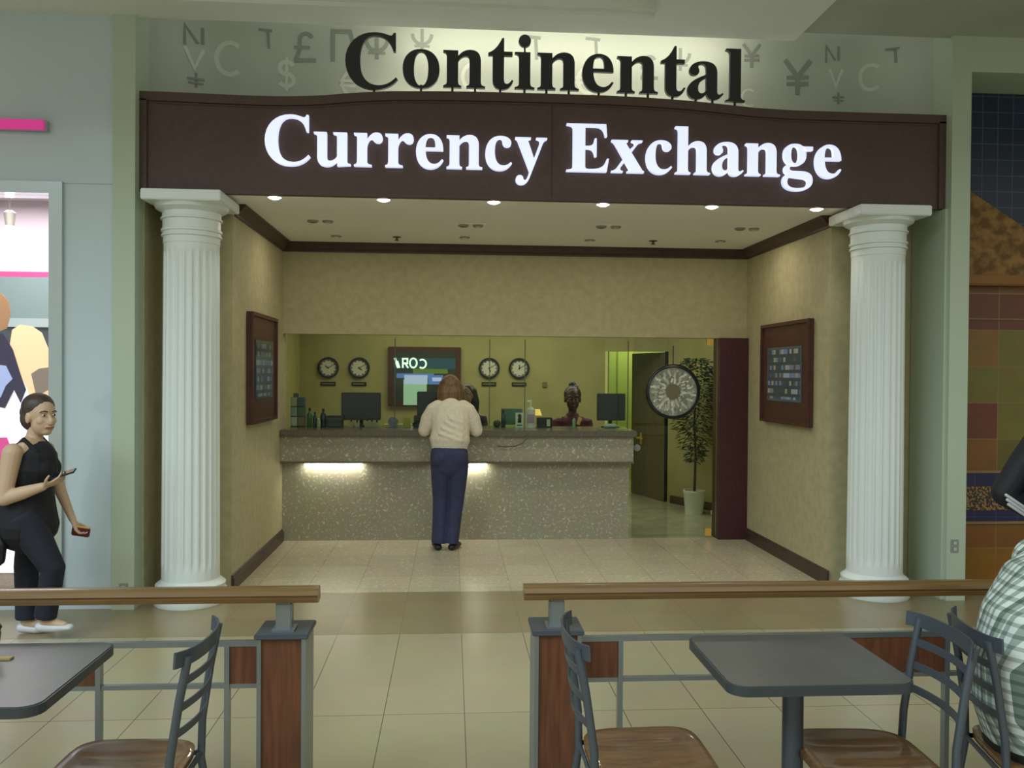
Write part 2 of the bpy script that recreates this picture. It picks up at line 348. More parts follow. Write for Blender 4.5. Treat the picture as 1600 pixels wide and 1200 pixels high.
G = {
 'C': (722, [[path([(662, 691), (634, 691), (628, 668, 615, 655, 598, 655), (575, 655, 520, 691, 408, 691), (200, 691, 49, 540, 49, 333), (49, 130, 190, -19, 400, -19), (530, -19, 620, 30, 687, 115), (665, 140), (600, 70, 530, 35, 450, 35), (290, 35, 228, 160, 228, 345), (228, 530, 285, 650, 415, 650), (540, 650, 600, 580, 634, 457), (662, 457)])]]),
 'E': (667, [[path([(16, 676), (597, 676), (612, 500), (585, 500), (570, 590, 540, 638, 440, 638), (290, 638), (290, 365), (330, 365), (400, 365, 420, 400, 432, 475), (458, 475), (458, 215), (432, 215), (420, 290, 400, 325, 330, 325), (290, 325), (290, 80), (290, 45, 310, 38, 350, 38), (500, 38, 570, 60, 614, 190), (641, 190), (608, 0), (16, 0), (16, 22), (80, 25, 110, 35, 110, 90), (110, 590), (110, 640, 80, 650, 16, 654)])]]),
 'u': (556, [[path([(16, 461), (198, 461), (198, 140), (198, 85, 215, 65, 248, 65), (290, 65, 330, 95, 345, 130), (345, 380), (345, 420, 335, 435, 290, 438), (290, 461), (485, 461), (485, 85), (485, 40, 500, 28, 537, 26), (537, 4), (349, -8), (349, 67), (300, 10, 260, -14, 200, -14), (110, -14, 65, 30, 65, 120), (65, 380), (65, 420, 55, 434, 16, 438)])]]),
 'r': (444, [[path([(29, 461), (213, 461), (213, 370), (255, 440, 300, 473, 350, 473), (405, 473, 434, 445, 434, 400), (434, 355, 410, 330, 372, 330), (340, 330, 320, 345, 300, 370), (290, 382, 275, 385, 262, 378), (235, 360, 213, 310, 213, 260), (213, 90), (213, 40, 230, 28, 280, 22), (280, 0), (29, 0), (29, 22), (65, 28, 73, 40, 73, 85), (73, 375), (73, 420, 65, 432, 29, 438)])]]),
 'e': (444, [[path([(398, 125), (360, 75, 325, 55, 285, 55), (200, 55, 165, 140, 163, 245), (418, 245), (418, 390, 350, 473, 235, 473), (115, 473, 25, 370, 25, 225), (25, 80, 110, -14, 225, -14), (315, -14, 375, 25, 420, 112)]),
              path([(160, 285), (162, 380, 180, 437, 235, 437), (290, 437, 302, 390, 302, 285)])]]),
 'n': (556, [[path([(21, 461), (205, 461)]+ARCH+[(65, 375), (65, 420, 58, 434, 21, 438)])]]),
 'h': (556, [[path([(15, 676), (205, 676)]+ARCH+[(65, 590), (65, 635, 58, 648, 15, 653)])]]),
 'c': (444, [[path([(396, 110), (355, 70, 325, 58, 285, 58), (200, 58, 163, 140, 163, 250), (163, 370, 190, 435, 235, 435), (262, 435, 270, 420, 273, 390), (278, 345, 300, 320, 340, 320), (380, 320, 402, 345, 402, 375), (402, 430, 340, 473, 245, 473), (115, 473, 25, 370, 25, 225), (25, 80, 105, -14, 225, -14), (305, -14, 360, 15, 414, 90)])]]),
 'y': (500, [[path([(16, 461), (243, 461), (243, 438), (210, 436, 200, 428, 205, 408), (290, 170), (365, 370), (380, 415, 370, 436, 320, 438), (320, 461), (480, 461), (480, 438), (445, 430, 435, 415, 415, 370), (240, -75), (205, -165, 165, -205, 105, -205), (55, -205, 25, -175, 25, -135), (25, -95, 50, -70, 85, -70), (118, -70, 135, -92, 138, -120), (142, -145, 165, -145, 180, -125), (195, -100, 210, -60, 222, -20), (60, 380), (45, 420, 40, 432, 16, 438)])]]),
 'x': (500, [[path([(12, 461), (255, 461), (255, 438), (225, 436, 220, 425, 232, 405), (280, 330), (345, 385), (362, 412, 355, 436, 310, 438), (310, 461), (468, 461), (468, 438), (430, 434, 412, 420, 385, 385), (308, 285), (445, 75), (465, 42, 475, 28, 495, 22), (495, 0), (245, 0), (245, 22), (280, 26, 285, 34, 272, 55), (210, 150), (150, 75), (132, 45, 140, 25, 180, 22), (180, 0), (12, 0), (12, 22), (50, 26, 70, 40, 100, 80), (186, 196), (65, 395), (45, 425, 35, 434, 12, 438)])]]),
 'a': (500, [[path([(405, 330), (405, 425, 345, 473, 235, 473), (125, 473, 50, 425, 50, 355), (50, 315, 75, 292, 112, 292), (150, 292, 175, 315, 175, 350), (175, 372, 160, 385, 160, 402), (160, 425, 185, 437, 210, 437), (250, 437, 265, 410, 265, 365), (265, 305), (100, 240, 25, 190, 25, 100), (25, 30, 70, -14, 135, -14), (185, -14, 225, 8, 268, 55), (275, 5, 305, -14, 355, -14), (410, -14, 450, 10, 488, 62), (472, 78), (455, 60, 445, 55, 430, 55), (410, 55, 405, 70, 405, 100)]),
              path([(265, 265), (265, 105), (245, 78, 225, 65, 205, 65), (175, 65, 160, 90, 160, 130), (160, 190, 200, 235, 265, 265)])]]),
 'g': (500, [[sup(212, 315, 170, 158), sup(212, 315, 62, 122)], [path([(330, 436), (483, 436), (483, 380), (355, 378)])],
             [path([(130, 185), (60, 165, 50, 130, 50, 100), (50, 65, 70, 45, 95, 35), (50, 15, 28, -20, 28, -70), (28, -155, 110, -205, 240, -205), (390, -205, 483, -145, 483, -50), (483, 40, 420, 80, 300, 80), (190, 82), (150, 82, 130, 95, 130, 112), (130, 135, 150, 150, 190, 165)]),
              path([(130, -5), (100, -30, 95, -55, 95, -80), (95, -135, 150, -165, 245, -165), (345, -165, 410, -135, 410, -80), (410, -40, 370, -25, 290, -22)])]]),
 'o': (500, [[sup(250, 230, 226, 244, 2.15), sup(250, 230, 88, 212, 2.3)]]),
 't': (333, [[path([(19, 440), (100, 470, 150, 540, 190, 630), (215, 630), (215, 461), (320, 461), (320, 410), (215, 410), (215, 120), (215, 75, 225, 58, 250, 58), (275, 58, 295, 80, 312, 110), (332, 100), (305, 25, 260, -14, 195, -14), (115, -14, 75, 30, 75, 105), (75, 410), (19, 410)])]]),
 'i': (278, [[path([(16, 461), (209, 461)]+STEMF+[(69, 375), (69, 420, 58, 434, 16, 438)])], [sup(139, 606, 76, 76, 2)]]),
 'l': (278, [[path([(16, 676), (209, 676)]+STEMF+[(69, 590), (69, 635, 58, 648, 16, 653)])]]),
}
def glyph_bm(ch, sx, sz, depth):
    """letter mesh: X right, Z up, front face at y=0, going back by depth"""
    bm = NB()
    for piece in G[ch][1]:
        cu = bpy.data.curves.new('tmp', 'CURVE'); cu.dimensions = '2D'; cu.fill_mode = 'BOTH'; cu.extrude = depth/2
        for con in piece:
            sp = cu.splines.new('POLY'); sp.points.add(len(con)-1); sp.use_cyclic_u = True
            for i, (x, y) in enumerate(con): sp.points[i].co = (x*sx, y*sz, 0, 1)
        ob = bpy.data.objects.new('tmp', cu); me = bpy.data.meshes.new_from_object(ob)
        bm.from_mesh(me); bpy.data.objects.remove(ob); bpy.data.curves.remove(cu); bpy.data.meshes.remove(me)
    for v in bm.verts: v.co = Vector((v.co.x, depth/2-v.co.z, v.co.y))
    return bm

# ------------------------------------------------------------------ shell dimensions
XL, XR, YB, YP, YS, ZC = -1.65, 2.98, 8.57, 6.63, 6.2, 2.92     # alcove walls, back plane, pier face, sign face, ceiling
SL, SR = -2.185, 3.655                                          # inner edges of the pilasters

struct('floor', B(-9, 11, -7, 5.47, -.1, 0), CREAM, 'cream tiled mall floor in front of the counter')
struct('floor', B(-9, 11, 5.47, 6.53, -.1, 0), BAND, 'polished brown tile band across the mall floor')
struct('floor', B(-9, 11, 6.53, 8.60, -.1, 0), GRANF, 'speckled stone tile floor inside the alcove')
struct('floor', B(-3.2, 5, 8.60, 14.6, -.1, 0), OFFF, 'polished stone floor of the office behind the counter')
struct('wall_left', B(SL, XL, YP, YB+.14, 0, 3.2), WALLP)
struct('wall_left', B(SL, SL+.012, 6.27, YP, 0, ZC), WALLP)
struct('wall_office_left', B(-2.1, -1.96, YB+.14, 11.30, 0, 2.8), WALLP2)
struct('trim_7', B(SL, SR, 6.27, 6.79, 3.05, 3.50), MALLCEIL, 'ledge behind the sign carrying the lamp')
bm = B(XR, SR, YP, YB+.1, 0, 3.2); struct('wall_right', bm, WALLP)
bm = B(XL, XR, YB, YB+.14, 2.03, ZC); struct('wall_back', bm, WALLP)
struct('ceiling', B(XL, XR, 6.27, YB+.14, ZC, ZC+.1), WHITE, 'white alcove ceiling with recessed lamps')
bm = B(SL, XL, 6.27, YP, ZC, ZC+.1); box(bm, XR, SR, 6.27, YP, ZC, ZC+.1); struct('ceiling', bm, WHITE)
# crown moulding and base along the three alcove walls
def crown(pts_prof, path3):
    bm = NB(); rows = []
    for (x, y, ox, oy) in path3:
        rows.append([bm.verts.new((x+ox*d, y+oy*d, z)) for d, z in pts_prof])
    for A, C in zip(rows, rows[1:]):
        n = len(A)
        for k in range(n): bm.faces.new((A[k], A[(k+1) % n], C[(k+1) % n], C[k]))
    bm.faces.new(rows[0]); bm.faces.new(rows[-1][::-1]); return bm
cp = [(0, 2.83), (.018, 2.83), (.022, 2.845), (.045, 2.862), (.068, 2.89), (.078, 2.90), (.085, 2.905), (.085, ZC), (0, ZC)]
struct('trim_1', crown(cp, [(XL, 6.66, 1, 0), (XL, YB, 1, -1), (XR, YB, -1, -1), (XR, 6.62, -1, 0)]), MOULD, 'dark brown crown moulding around the alcove')
bp = [(0, 0), (.022, 0), (.022, .085), (.014, .098), (.012, .112), (0, .118)]
struct('baseboard_left', crown(bp, [(XL, 6.62, 1, 0), (XL, YB-.02, 1, 0)]), MOULD)
struct('baseboard_right', crown(bp, [(XR, 6.60, -1, 0), (XR, YB-.02, -1, 0)]), MOULD)
# pilasters beside the storefront
struct('trim_2', B(-2.335, SL, 6.12, 6.80, 0, 4.9), PILASTER, 'pale green pilaster left of the storefront')
bm = B(SR, 3.80, 6.12, 6.80, 0, 4.9); box(bm, SR-.02, SR+.012, 6.16, 6.62, 0, 2.9)
struct('trim_3', bm, PILASTER, 'pale green pilaster right of the storefront')
# mall ceiling in front of and above the storefront
bm = B(-9, 2.48, 5.86, 6.17, 4.10, 4.9); box(bm, 1.36, 2.48, 3.0, 5.86, 4.10, 4.9); box(bm, -9, 1.36, 3.0, 5.86, 4.20, 4.9)
box(bm, -9, 1.36, 5.80, 5.86, 4.13, 4.2)
struct('ceiling', bm, MALLCEIL, 'mall ceiling soffit with a stepped coffer')
bm = B(2.48, 3.80, 3.0, 6.17, 4.16, 4.9); box(bm, 3.80, 11, 3.0, 6.12, 4.16, 4.9)
struct('ceiling', bm, noisy('right_ceiling_paint', '#b0b6a8', '#a9afa1', 2, .7), 'higher greyish mall ceiling at the right')

# symbol backdrop
def bcurve(x):
    d = max(0, min(x-SL, SR-x)); return 0 if d >= .42 else .42-math.sqrt(max(0, .1764-(.42-d)**2))
bd_bm = NB(); rows = []
for i in range(81):
    x = SL+(SR-SL)*(.5-.5*math.cos(PI*i/80)); rows.append([bd_bm.verts.new((x, y, z)) for y, z in ((6.80, 3.3), (6.80, 5.0), (6.86, 5.0), (6.86, 3.3))])
for A, C in zip(rows, rows[1:]):
    for k in range(4): bd_bm.faces.new((A[k], A[(k+1) % 4], C[(k+1) % 4], C[k]))
bd_bm.faces.new(rows[0]); bd_bm.faces.new(rows[-1][::-1])
def sym(kind, cx, cz, h, mi):
    cnt = [0]; w = h*.13; s = h/2
    def q(pts, ww=w):
        cnt[0] += 1; stroke(bd_bm, [(cx+x*s, cz+z*s) for x, z in pts], ww, 6.798-.0006*cnt[0], 6.800, mi)
    if kind == '$':
        q([(x, z) for x, z in arcpts(0, .36, .42, .36, 20, 270, 10)]+[(x, z) for x, z in arcpts(0, -.36, .42, .36, 90, -160, 10)]); q([(0, -1), (0, 1)], w*.6)
    if kind == 'C': q(arcpts(0, 0, .75, .9, 50, 310))
    if kind == 'E': q(arcpts(.1, 0, .75, .9, 50, 310)); q([(-.85, .18), (.4, .18)], w*.8); q([(-.85, -.18), (.35, -.18)], w*.8)
    if kind == 'Y': q([(-.7, .9), (0, 0)]); q([(.7, .9), (0, 0)]); q([(0, 0), (0, -.95)]); q([(-.6, -.05), (.6, .0)], w*.8); q([(-.6, -.4), (.6, -.35)], w*.8)
    if kind == 'L': q(arcpts(.05, .45, .4, .4, 20, 180, 8)+[(-.35, -.2), (-.6, -.9)]); q([(-.7, -.9), (.7, -.85)]); q([(-.7, -.05), (.3, -.05)], w*.8)
    if kind == 'N': q([(-.6, -.9), (-.6, .9), (.4, -.6)]); q([(.75, .9), (.75, -.6)])
    if kind == 'T': q([(-.7, .9), (.6, .8)]); q([(.2, .8), (.3, -.9)])
    if kind == 'P': q([(-.6, -.9), (-.6, .9), (.4, .9), (.6, .2)]); q([(.6, .2), (.7, -.5)], w*.8)
    if kind == 'W': q([(0, .9), (0, -.9)]); q(arcpts(0, .5, .75, .8, 180, 360, 10)); q([(-.6, -.45), (.6, -.45)], w*.7)
    if kind == 'V': q([(-.6, .8), (0, -.7), (.6, .8)])
    if kind == '+': q([(0, .8), (0, -.8)]); q([(-.8, .1), (.8, .15)]); q([(-.7, -.35), (.7, -.3)], w*.8)
for k, x, z, h, mi in [('N', -1.98, 4.20, .17, 1), ('V', -1.97, 4.03, .20, 2), ('+', -1.96, 3.87, .14, 1), ('C', -1.72, 4.06, .27, 2), ('T', -1.45, 4.22, .16, 1), ('$', -1.29, 3.955, .26, 2),
                       ('L', -1.15, 4.17, .24, 1), ('P', -.86, 4.18, .26, 1), ('E', -.80, 3.90, .20, 2), ('W', -.60, 4.19, .22, 1), ('W', -.25, 4.25, .20, 1), ('C', .15, 3.98, .22, 2), ('T', .62, 4.22, .2, 1), ('E', 1.05, 3.98, .22, 2), ('T', 1.10, 4.23, .18, 1),
                       ('L', 1.55, 4.10, .2, 1), ('W', 1.80, 4.17, .2, 1), ('Y', 2.38, 4.22, .2, 1), ('C', 2.36, 3.88, .15, 2), ('Y', 2.76, 4.06, .30, 1), ('N', 3.04, 4.25, .15, 1), ('V', 3.08, 4.06, .18, 2), ('+', 3.10, 3.90, .12, 1), ('C', 3.36, 4.07, .22, 2), ('T', 3.50, 4.22, .13, 1)]:
    sym(k, x, z, h, mi)
for v in bd_bm.verts: v.co.y -= bcurve(v.co.x)
bd = link('symbol_backdrop', bd_bm, [BACKD, SYMD, SYML], None, True)
tag(bd, 'pale backdrop board printed with dark and light currency symbols above the brown sign', 'board')

# ------------------------------------------------------------------ storefront sign
sign = thing('storefront_sign', 'long brown storefront sign reading Continental Currency Exchange in black and white letters', 'sign', (.735, 6.3, 2.905))
def toploc(o): o.parent = sign; o.matrix_parent_inverse = Matrix.Translation(-Vector(sign.location)); return o
TOP = [(-2.185, 3.604), (-1.95, 3.602), (-1.70, 3.597), (-1.4, 3.593), (-1.17, 3.595), (-.94, 3.608), (-.675, 3.638), (-.45, 3.654), (-.1, 3.664), (.3, 3.669), (.75, 3.670), (1.1, 3.669), (1.4, 3.663), (1.7, 3.650), (1.9, 3.636), (2.2, 3.612), (2.5, 3.602), (3.0, 3.601), (3.655, 3.601)]
def ztop(x):
    for (a, za), (b, zb) in zip(TOP, TOP[1:]):
        if a <= x <= b: return za+(zb-za)*(x-a)/(b-a)
    return 3.6
def strip(bm, xs, zlo, zhi, y0, y1):
    rows = [[bm.verts.new((x, y, z)) for y, z in ((y0, zlo(x)), (y0, zhi(x)), (y1, zhi(x)), (y1, zlo(x)))] for x in xs]
    for A, C in zip(rows, rows[1:]):
        for k in range(4): bm.faces.new((A[k], A[(k+1) % 4], C[(k+1) % 4], C[k]))
    bm.faces.new(rows[0]); bm.faces.new(rows[-1][::-1]); return bm
xs = [-2.185+i*(3.655+2.185)/60 for i in range(61)]
toploc(link('sign_board', strip(NB(), xs, lambda x: 2.905, lambda x: ztop(x)-.002, 6.215, 6.262), BROWN))
bm = NB(); xi = [x for x in xs if -2.12 < x < 3.59]
strip(bm, xs, lambda x: ztop(x)-.062, ztop, 6.195, 6.215)
strip(bm, xi, lambda x: ztop(x)-.078, lambda x: ztop(x)-.070, 6.205, 6.215)
box(bm, -2.185, -2.135, 6.195, 6.215, 2.905, 3.55); box(bm, 3.605, 3.655, 6.195, 6.215, 2.905, 3.55)
box(bm, -2.12, 3.59, 6.203, 6.215, 2.905, 2.93)
toploc(link('sign_frame', bm, BROWN))
toploc(link('seam', B(.708, .712, 6.212, 6.215, 2.93, 3.59), LETB))
# lit white words on the face
def word(text, x0, zbase, sx, sz, mats, y, depth, name, stand=False):
    x = x0
    for i, ch in enumerate(text):
        if ch == ' ': x += 250*sx; continue
        z = zbase if not stand else ztop(x+G[ch][0]*sx/2)+.042
        o = link(name, glyph_bm(ch, sx, sz, depth), mats); o.location = (x, y, z); toploc(o)
        if stand:
            feet = {'C': [400], 'o': [250], 'n': [135, 415], 't': [170], 'i': [139], 'e': [235], 'a': [135, 350], 'l': [139]}[ch]
            for fx in feet: link('pin', B(fx*sx-.008, fx*sx+.008, .008, .024, ztop(x+fx*sx)-z-.001, .02), LETB, o)
            if ch == 'i': link('dot_pin', B(139*sx-.006, 139*sx+.006, .008, .024, .45*sz*1000, .55*sz*1000), LETB, o)
        x += G[ch][0]*sx
word('Currency Exchange', -1.346, 3.113, .000493, .000508, LETW, 6.175, .038, 'white_letter')
word('Continental', -.802, 3.69, .000583, .000574, LETB, 6.235, .032, 'black_letter', True)
# fluorescent tube behind the black letters
t = thing('fluorescent_tube', 'hidden fluorescent tube lying along the top of the sign behind black letters', 'lamp', (.75, 6.56, 3.52))
bm = NB(); tube(bm, [(-1.3, 0, .03), (1.3, 0, .03)], .013); link('tube', bm, TUBE, t)
link('tube_holder', B(-1.35, 1.35, -.03, .03, -.02, .012), DULL, t)

# ------------------------------------------------------------------ columns
def column(x, y, label):
    c = thing('fluted_column', label, 'column', (x, y, 0), 'white fluted columns')
    bm = NB(); lathe(bm, [(.245, 0), (.25, .01), (.25, .09), (.235, .11), (.24, .125), (.24, .14), (.222, .155), (.207, .165), (.203, .175)], seg=64)
    link('base', bm, PLASTER, c, True)
    bm = NB(); seg = 240; nfl = 24; rings = []
    zs = [.16, .24, .255, .27, .29, .31, .335, .8, 1.4, 2.0, 2.43, 2.455, 2.475, 2.49, 2.50, 2.515, 2.56]
    for z in zs:
        R = .199-.010*(z-.16)/2.4
        dpt = 0 if z <= .24 or z >= 2.515 else .0125
        if dpt:
            for lo, hi in ((.24, .335), (2.43, 2.515)):
                if lo < z < hi:
                    q = (z-lo)/(hi-lo) if lo < 1 else (hi-z)/(hi-lo); dpt *= math.sin(min(1, q)*PI/2)
        ring = []
        for k in range(seg):
            ph = (k/seg*nfl) % 1; fl = max(0, 1-((ph-.5)/.38)**2)
            rr = R-dpt*math.sqrt(fl) if fl > 0 else R
            a = 2*PI*k/seg; ring.append(bm.verts.new((rr*math.cos(a), rr*math.sin(a), z)))
        rings.append(ring)
    for A, C in zip(rings, rings[1:]):
        for k in range(seg): bm.faces.new((A[k], A[(k+1) % seg], C[(k+1) % seg], C[k]))
    o = link('shaft', bm, PLASTER, c, True)
    bm = NB(); lathe(bm, [(.193, 2.555), (.193, 2.60), (.205, 2.605), (.205, 2.618), (.196, 2.622), (.196, 2.635), (.207, 2.64), (.207, 2.655), (.197, 2.66), (.197, 2.72), (.21, 2.725), (.21, 2.735), (.20, 2.74), (.20, 2.775), (.22, 2.785), (.245, 2.80), (.250, 2.815), (.254, 2.828)], seg=64)
    link('capital', bm, PLASTER, c, True)
    link('abacus', B(-.268, .268, -.268, .268, 2.826, 2.90, .006), PLASTER, c)
    return c
column(-1.86, 6.32, 'white fluted column under the left end of the brown sign')
column(3.205, 6.32, 'white fluted column under the right end of the brown sign')

# ------------------------------------------------------------------ lamps in the ceiling
ORD = ['first', 'second', 'third', 'fourth', 'fifth', 'sixth']
for i, x in enumerate((-1.285, -.505, .298, 1.108, 1.93, 2.735)):
    t = thing('downlight', 'bright lit downlight under the sign edge, %s from the left' % ORD[i], 'lamp', (x, 6.345, ZC), 'lit downlights under the sign')
    bm = NB(); lathe(bm, [(.060, 0), (.064, -.006), (.048, -.010), (.046, -.004)], seg=24); link('trim_ring', bm, WHITE, t, True)
    bm = NB(); ell(bm, (0, 0, -.008), .040, .040, .016); link('bulb', bm, SPOTW, t, True)
    s = spot('downlight_beam', (x, 6.335, ZC-.04), 7, (1, .94, .82), 100, .7)
for i, (x, y) in enumerate(((-1.10, 7.28), (.15, 7.35), (1.32, 7.28), (2.51, 7.24))):
    t = thing('twin_spotlight', 'recessed twin spotlight in the alcove ceiling, %s from the left' % ORD[i], 'lamp', (x, y, ZC), 'recessed twin spotlights')
    link('plate', B(-.13, .13, -.06, .06, -.006, 0, .002), WHITE, t)
    for s in (-1, 1):
        bm = NB(); lathe(bm, [(.045, -.006), (.045, -.018), (.032, -.024), (.028, -.012)], s*.062, 0, 20); a = link('eyeball', bm, DULL, t, True)
        bm = NB(); lathe(bm, [(.027, -.019), (.020, -.0235)], s*.062, 0, 16); link('lens', bm, DULLD if s < 0 else PLASTER, a, True)
for i, (x, y) in enumerate(((-1.08, 8.12), (-.52, 8.10), (.11, 8.05), (1.29, 8.08), (1.887, 8.05), (2.52, 8.0))):
    if i in (1, 4):
        t = thing('sprinkler_head', 'small dark sprinkler head in the alcove ceiling, %s one' % ('left' if i == 1 else 'right'), 'sprinkler', (x, y, ZC), 'ceiling sprinklers')
        bm = NB(); lathe(bm, [(.04, 0), (.04, -.005), (.012, -.012), (.010, -.03)], seg=18); link('escutcheon', bm, DULLD, t, True)
        bm = NB(); lathe(bm, [(.022, -.03), (.024, -.034), (.006, -.038)], seg=14); link('deflector', bm, DULLD, t, True)
    else:
        k = [0, 0, 1, 2, 0, 3][i]
        t = thing('ceiling_spot', 'small round recessed spot near the back of the alcove ceiling, %s from the left' % ORD[k], 'lamp', (x, y, ZC), 'small recessed spots')
        bm = NB(); lathe(bm, [(.05, 0), (.052, -.006), (.038, -.010), (.034, -.004)], seg=20); link('trim_ring', bm, DULL, t, True)
        bm = NB(); lathe(bm, [(.033, -.001), (.020, -.012)], seg=14); link('bulb', bm, PLASTER, t, True)

# ------------------------------------------------------------------ counter
c = thing('service_counter', 'long speckled granite service counter with a dark stone top', 'counter', (0, YB, 0))
def at0(o): o.matrix_parent_inverse = Matrix.Translation(-Vector(o.parent.location)); return o
X1 = 1.795
at0(link('counter_body', B(XL+.002, X1-.01, YB, 9.10, 0, 1.035), GRAN, c))
at0(link('apron', B(XL+.002, X1+.01, 8.46, YB, .79, 1.035), GRAN, c))
at0(link('ledge', B(XL+.002, X1+.015, 8.45, YB, .772, .79), GRANTOP, c))
at0(link('countertop', B(XL+.002, X1+.035, 8.405, 9.15, 1.035, 1.098, .008), GRANTOP, c))
for i, (a, b) in enumerate(((-1.43, -.87), (-.10, .35))):
    t = thing('counter_light', ['lit strip lamp under the counter apron near the left wall', 'lit strip lamp under the counter apron beside the customer'][i], 'lamp', ((a+b)/2, 8.53, .772), 'strip lamps under the counter')
    bm = NB(); tube(bm, [(-(b-a)/2, 0, -.018), ((b-a)/2, 0, -.018)], .010); link('tube', bm, mat('strip_lit', '#ffffff', .4, emit=(1, .98, .85), es=14), t)
    link('housing', B(-(b-a)/2-.01, (b-a)/2+.01, -.02, .02, -.008, 0), PLASTER, t)
    area('strip_glow', ((a+b)/2, 8.525, .742), ((a+b)/2, 8.58, .5), b-a, .03, 1.5, (1, .98, .84))
# pen cord hanging from the top edge
bm = NB(); loft(bm, [(.74, 8.400, 1.07), (.73, 8.392, 1.02), (.69, 8.39, .975), (.62, 8.39, .948), (.54, 8.39, .940), (.45, 8.395, .947)], [.006]*6, seg=8)
tag(link('pen_cord', bm, DULLD, None, True), 'dark pen cord drooping over the counter edge right of the customer', 'cord')

# teller glass
for i, (a, b) in enumerate(((XL+.01, -.575), (-.569, .379), (.385, .738), (.744, 1.80))):
    o = link('teller_glass', B(a, b, 8.74, 8.752, 1.10, 2.03), GLASS)
    tag(o, ['clear teller glass panel beside the left alcove wall', 'clear teller glass panel in front of the wall television', 'narrow clear teller glass panel behind the small white sign', 'clear teller glass panel in front of the seated clerk in maroon'][i], 'glass panel', 'teller glass panels')
    g = link('edge_seal', B(b-.002, b+.006, 8.738, 8.754, 1.10, 2.0), mat('glass_edge', '#4d5a44', .3), o)
# burgundy post and glass door
struct('trim_4', B(2.685, XR, 8.50, 8.72, 0, 2.03), BURG, 'burgundy wood post at the right end of the opening')
d = link('door_1', B(1.82, 2.675, 8.56, 8.572, .03, 2.025), GLASSD); d['kind'] = 'structure'; d['label'] = 'frameless glass door beside the counter'
link('pivot_fitting', B(2.565, 2.63, 8.55, 8.582, 1.955, 2.02), BRASS, d); link('pivot_fitting', B(2.565, 2.63, 8.55, 8.582, .03, .105), BRASS, d)
bm = NB(); lathe(bm, [(.034, 8.545), (.034, 8.56)], 1.862, .92, 24, axis='y'); lathe(bm, [(.016, 8.535), (.016, 8.545)], 1.862, .92, 16, axis='y')
link('lock_ring', bm, STEEL, d, True)
# round banknote display hung on the glass door
t = thing('round_note_display', 'round black-rimmed display of pale banknotes hanging on the glass door', 'display', (2.218, 8.54, 1.487))
bm = NB(); seg = 64
prof = [(.268, -.012), (.276, -.02), (.276, .012), (.244, .012), (.244, -.012), (.252, -.02)]
rings = [[bm.verts.new((rr*math.cos(2*PI*k/seg), h, rr*math.sin(2*PI*k/seg))) for k in range(seg)] for rr, h in prof+[prof[0]]]
for A, C in zip(rings, rings[1:]):
    for k in range(seg): bm.faces.new((A[k], A[(k+1) % seg], C[(k+1) % seg], C[k]))
link('rim', bm, BLACK, t, True)
bm = NB(); lathe(bm, [(.247, .004), (.247, -.002)], 0, 0, 64, axis='y')
NOTE = noisy('note_collage', '#a7ab9c', '#6f7768', 26, .6, detail=8, lo=.3, hi=.7); link('note_collage', bm, NOTE, t)
random.seed(3); bm = NB()
for k in range(120):
    a = 2*PI*k/120*7.03; rr = .10+.125*((k*7) % 11)/11; cx, cz = rr*math.cos(a), rr*math.sin(a); an = a+random.uniform(-.5, .5)
    w, h = .022, .010; ca, sa = math.cos(an), math.sin(an)
    prism(bm, [(cx+p*ca-q*sa, cz+p*sa+q*ca) for p, q in ((-w, -h), (w, -h), (w, h), (-w, h))], -.0035-.00005*k, -.0025-.00005*k, random.randrange(4))
link('notes', bm, [mat('note_a', '#d6d8cc', .7), mat('note_b', '#b4b9a6', .7), mat('note_c', '#c4c0b2', .7), mat('note_d', '#7a8272', .7)], t)
bm = NB(); prism(bm, [(.075*math.cos(a)*(1+.08*math.sin(3*a)), .085*math.sin(a)*(1+.1*math.cos(2*a))) for a in [2*PI*k/9 for k in range(9)]], -.011, -.009); link('centre_patch', bm, mat('olive_patch', '#6d6c4e', .7), t)
bm = NB(); box(bm, -.004, .004, -.004, .004, .27, .46); link('hanger_rod', bm, BLACK, t)

# ------------------------------------------------------------------ office behind
struct('wall_office_back', B(-2.1, 2.02, 11.30, 11.42, 0, 2.8), WALLP2)
def seg_wall(bm, ax, ay, bx, by, z0, z1, th=.08, off=0):
    dx, dy = bx-ax, by-ay; L = math.hypot(dx, dy); nx, ny = -dy/L, dx/L
    zprism(bm, [(ax+nx*off, ay+ny*off), (bx+nx*off, by+ny*off), (bx+nx*(off+th), by+ny*(off+th)), (ax+nx*(off+th), ay+ny*(off+th))], z0, z1); return bm
bm = seg_wall(NB(), 2.02, 11.30, 2.84, 11.03, 1.96, 2.8); struct('wall_office_lintel', bm, WALLP2)
bm = seg_wall(NB(), 2.80, 11.02, 3.50, 9.75, 0, 2.8); seg_wall(bm, 3.50, 9.75, 3.50, 8.67, 0, 2.8); struct('wall_office_right', bm, WALLP2)
bm = seg_wall(NB(), 2.83, 10.96, 3.50, 9.74, 0, .10, .015, -.016); struct('baseboard_office', bm, MOULD)
struct('ceiling', B(-2.2, 5, 8.71, 14.6, 2.8, 2.9), WHITE, 'office ceiling behind the teller glass')
bm = B(1.2, 4.4, 13.6, 13.7, 0, 2.8); box(bm, 1.1, 1.2, 11.42, 13.7, 0, 2.8); box(bm, 4.4, 4.5, 9.8, 13.7, 0, 2.8)
struct('wall_corridor', bm, CORR)
bm = seg_wall(NB(), 2.02, 11.28, 2.05, 11.27, 0, 1.96, .14); struct('trim_5', bm, mat('pale_door_jamb', '#d9d79a', .5), 'pale left jamb of the inner doorway')
bm = NB(); box(bm, 2.33, 2.345, 13.585, 13.6, 0, 2.8); box(bm, 2.62, 2.64, 13.585, 13.6, 0, 2.8); struct('trim_6', bm, mat('corridor_seam', '#8f9a55', .6), 'thin panel seams on the corridor wall')
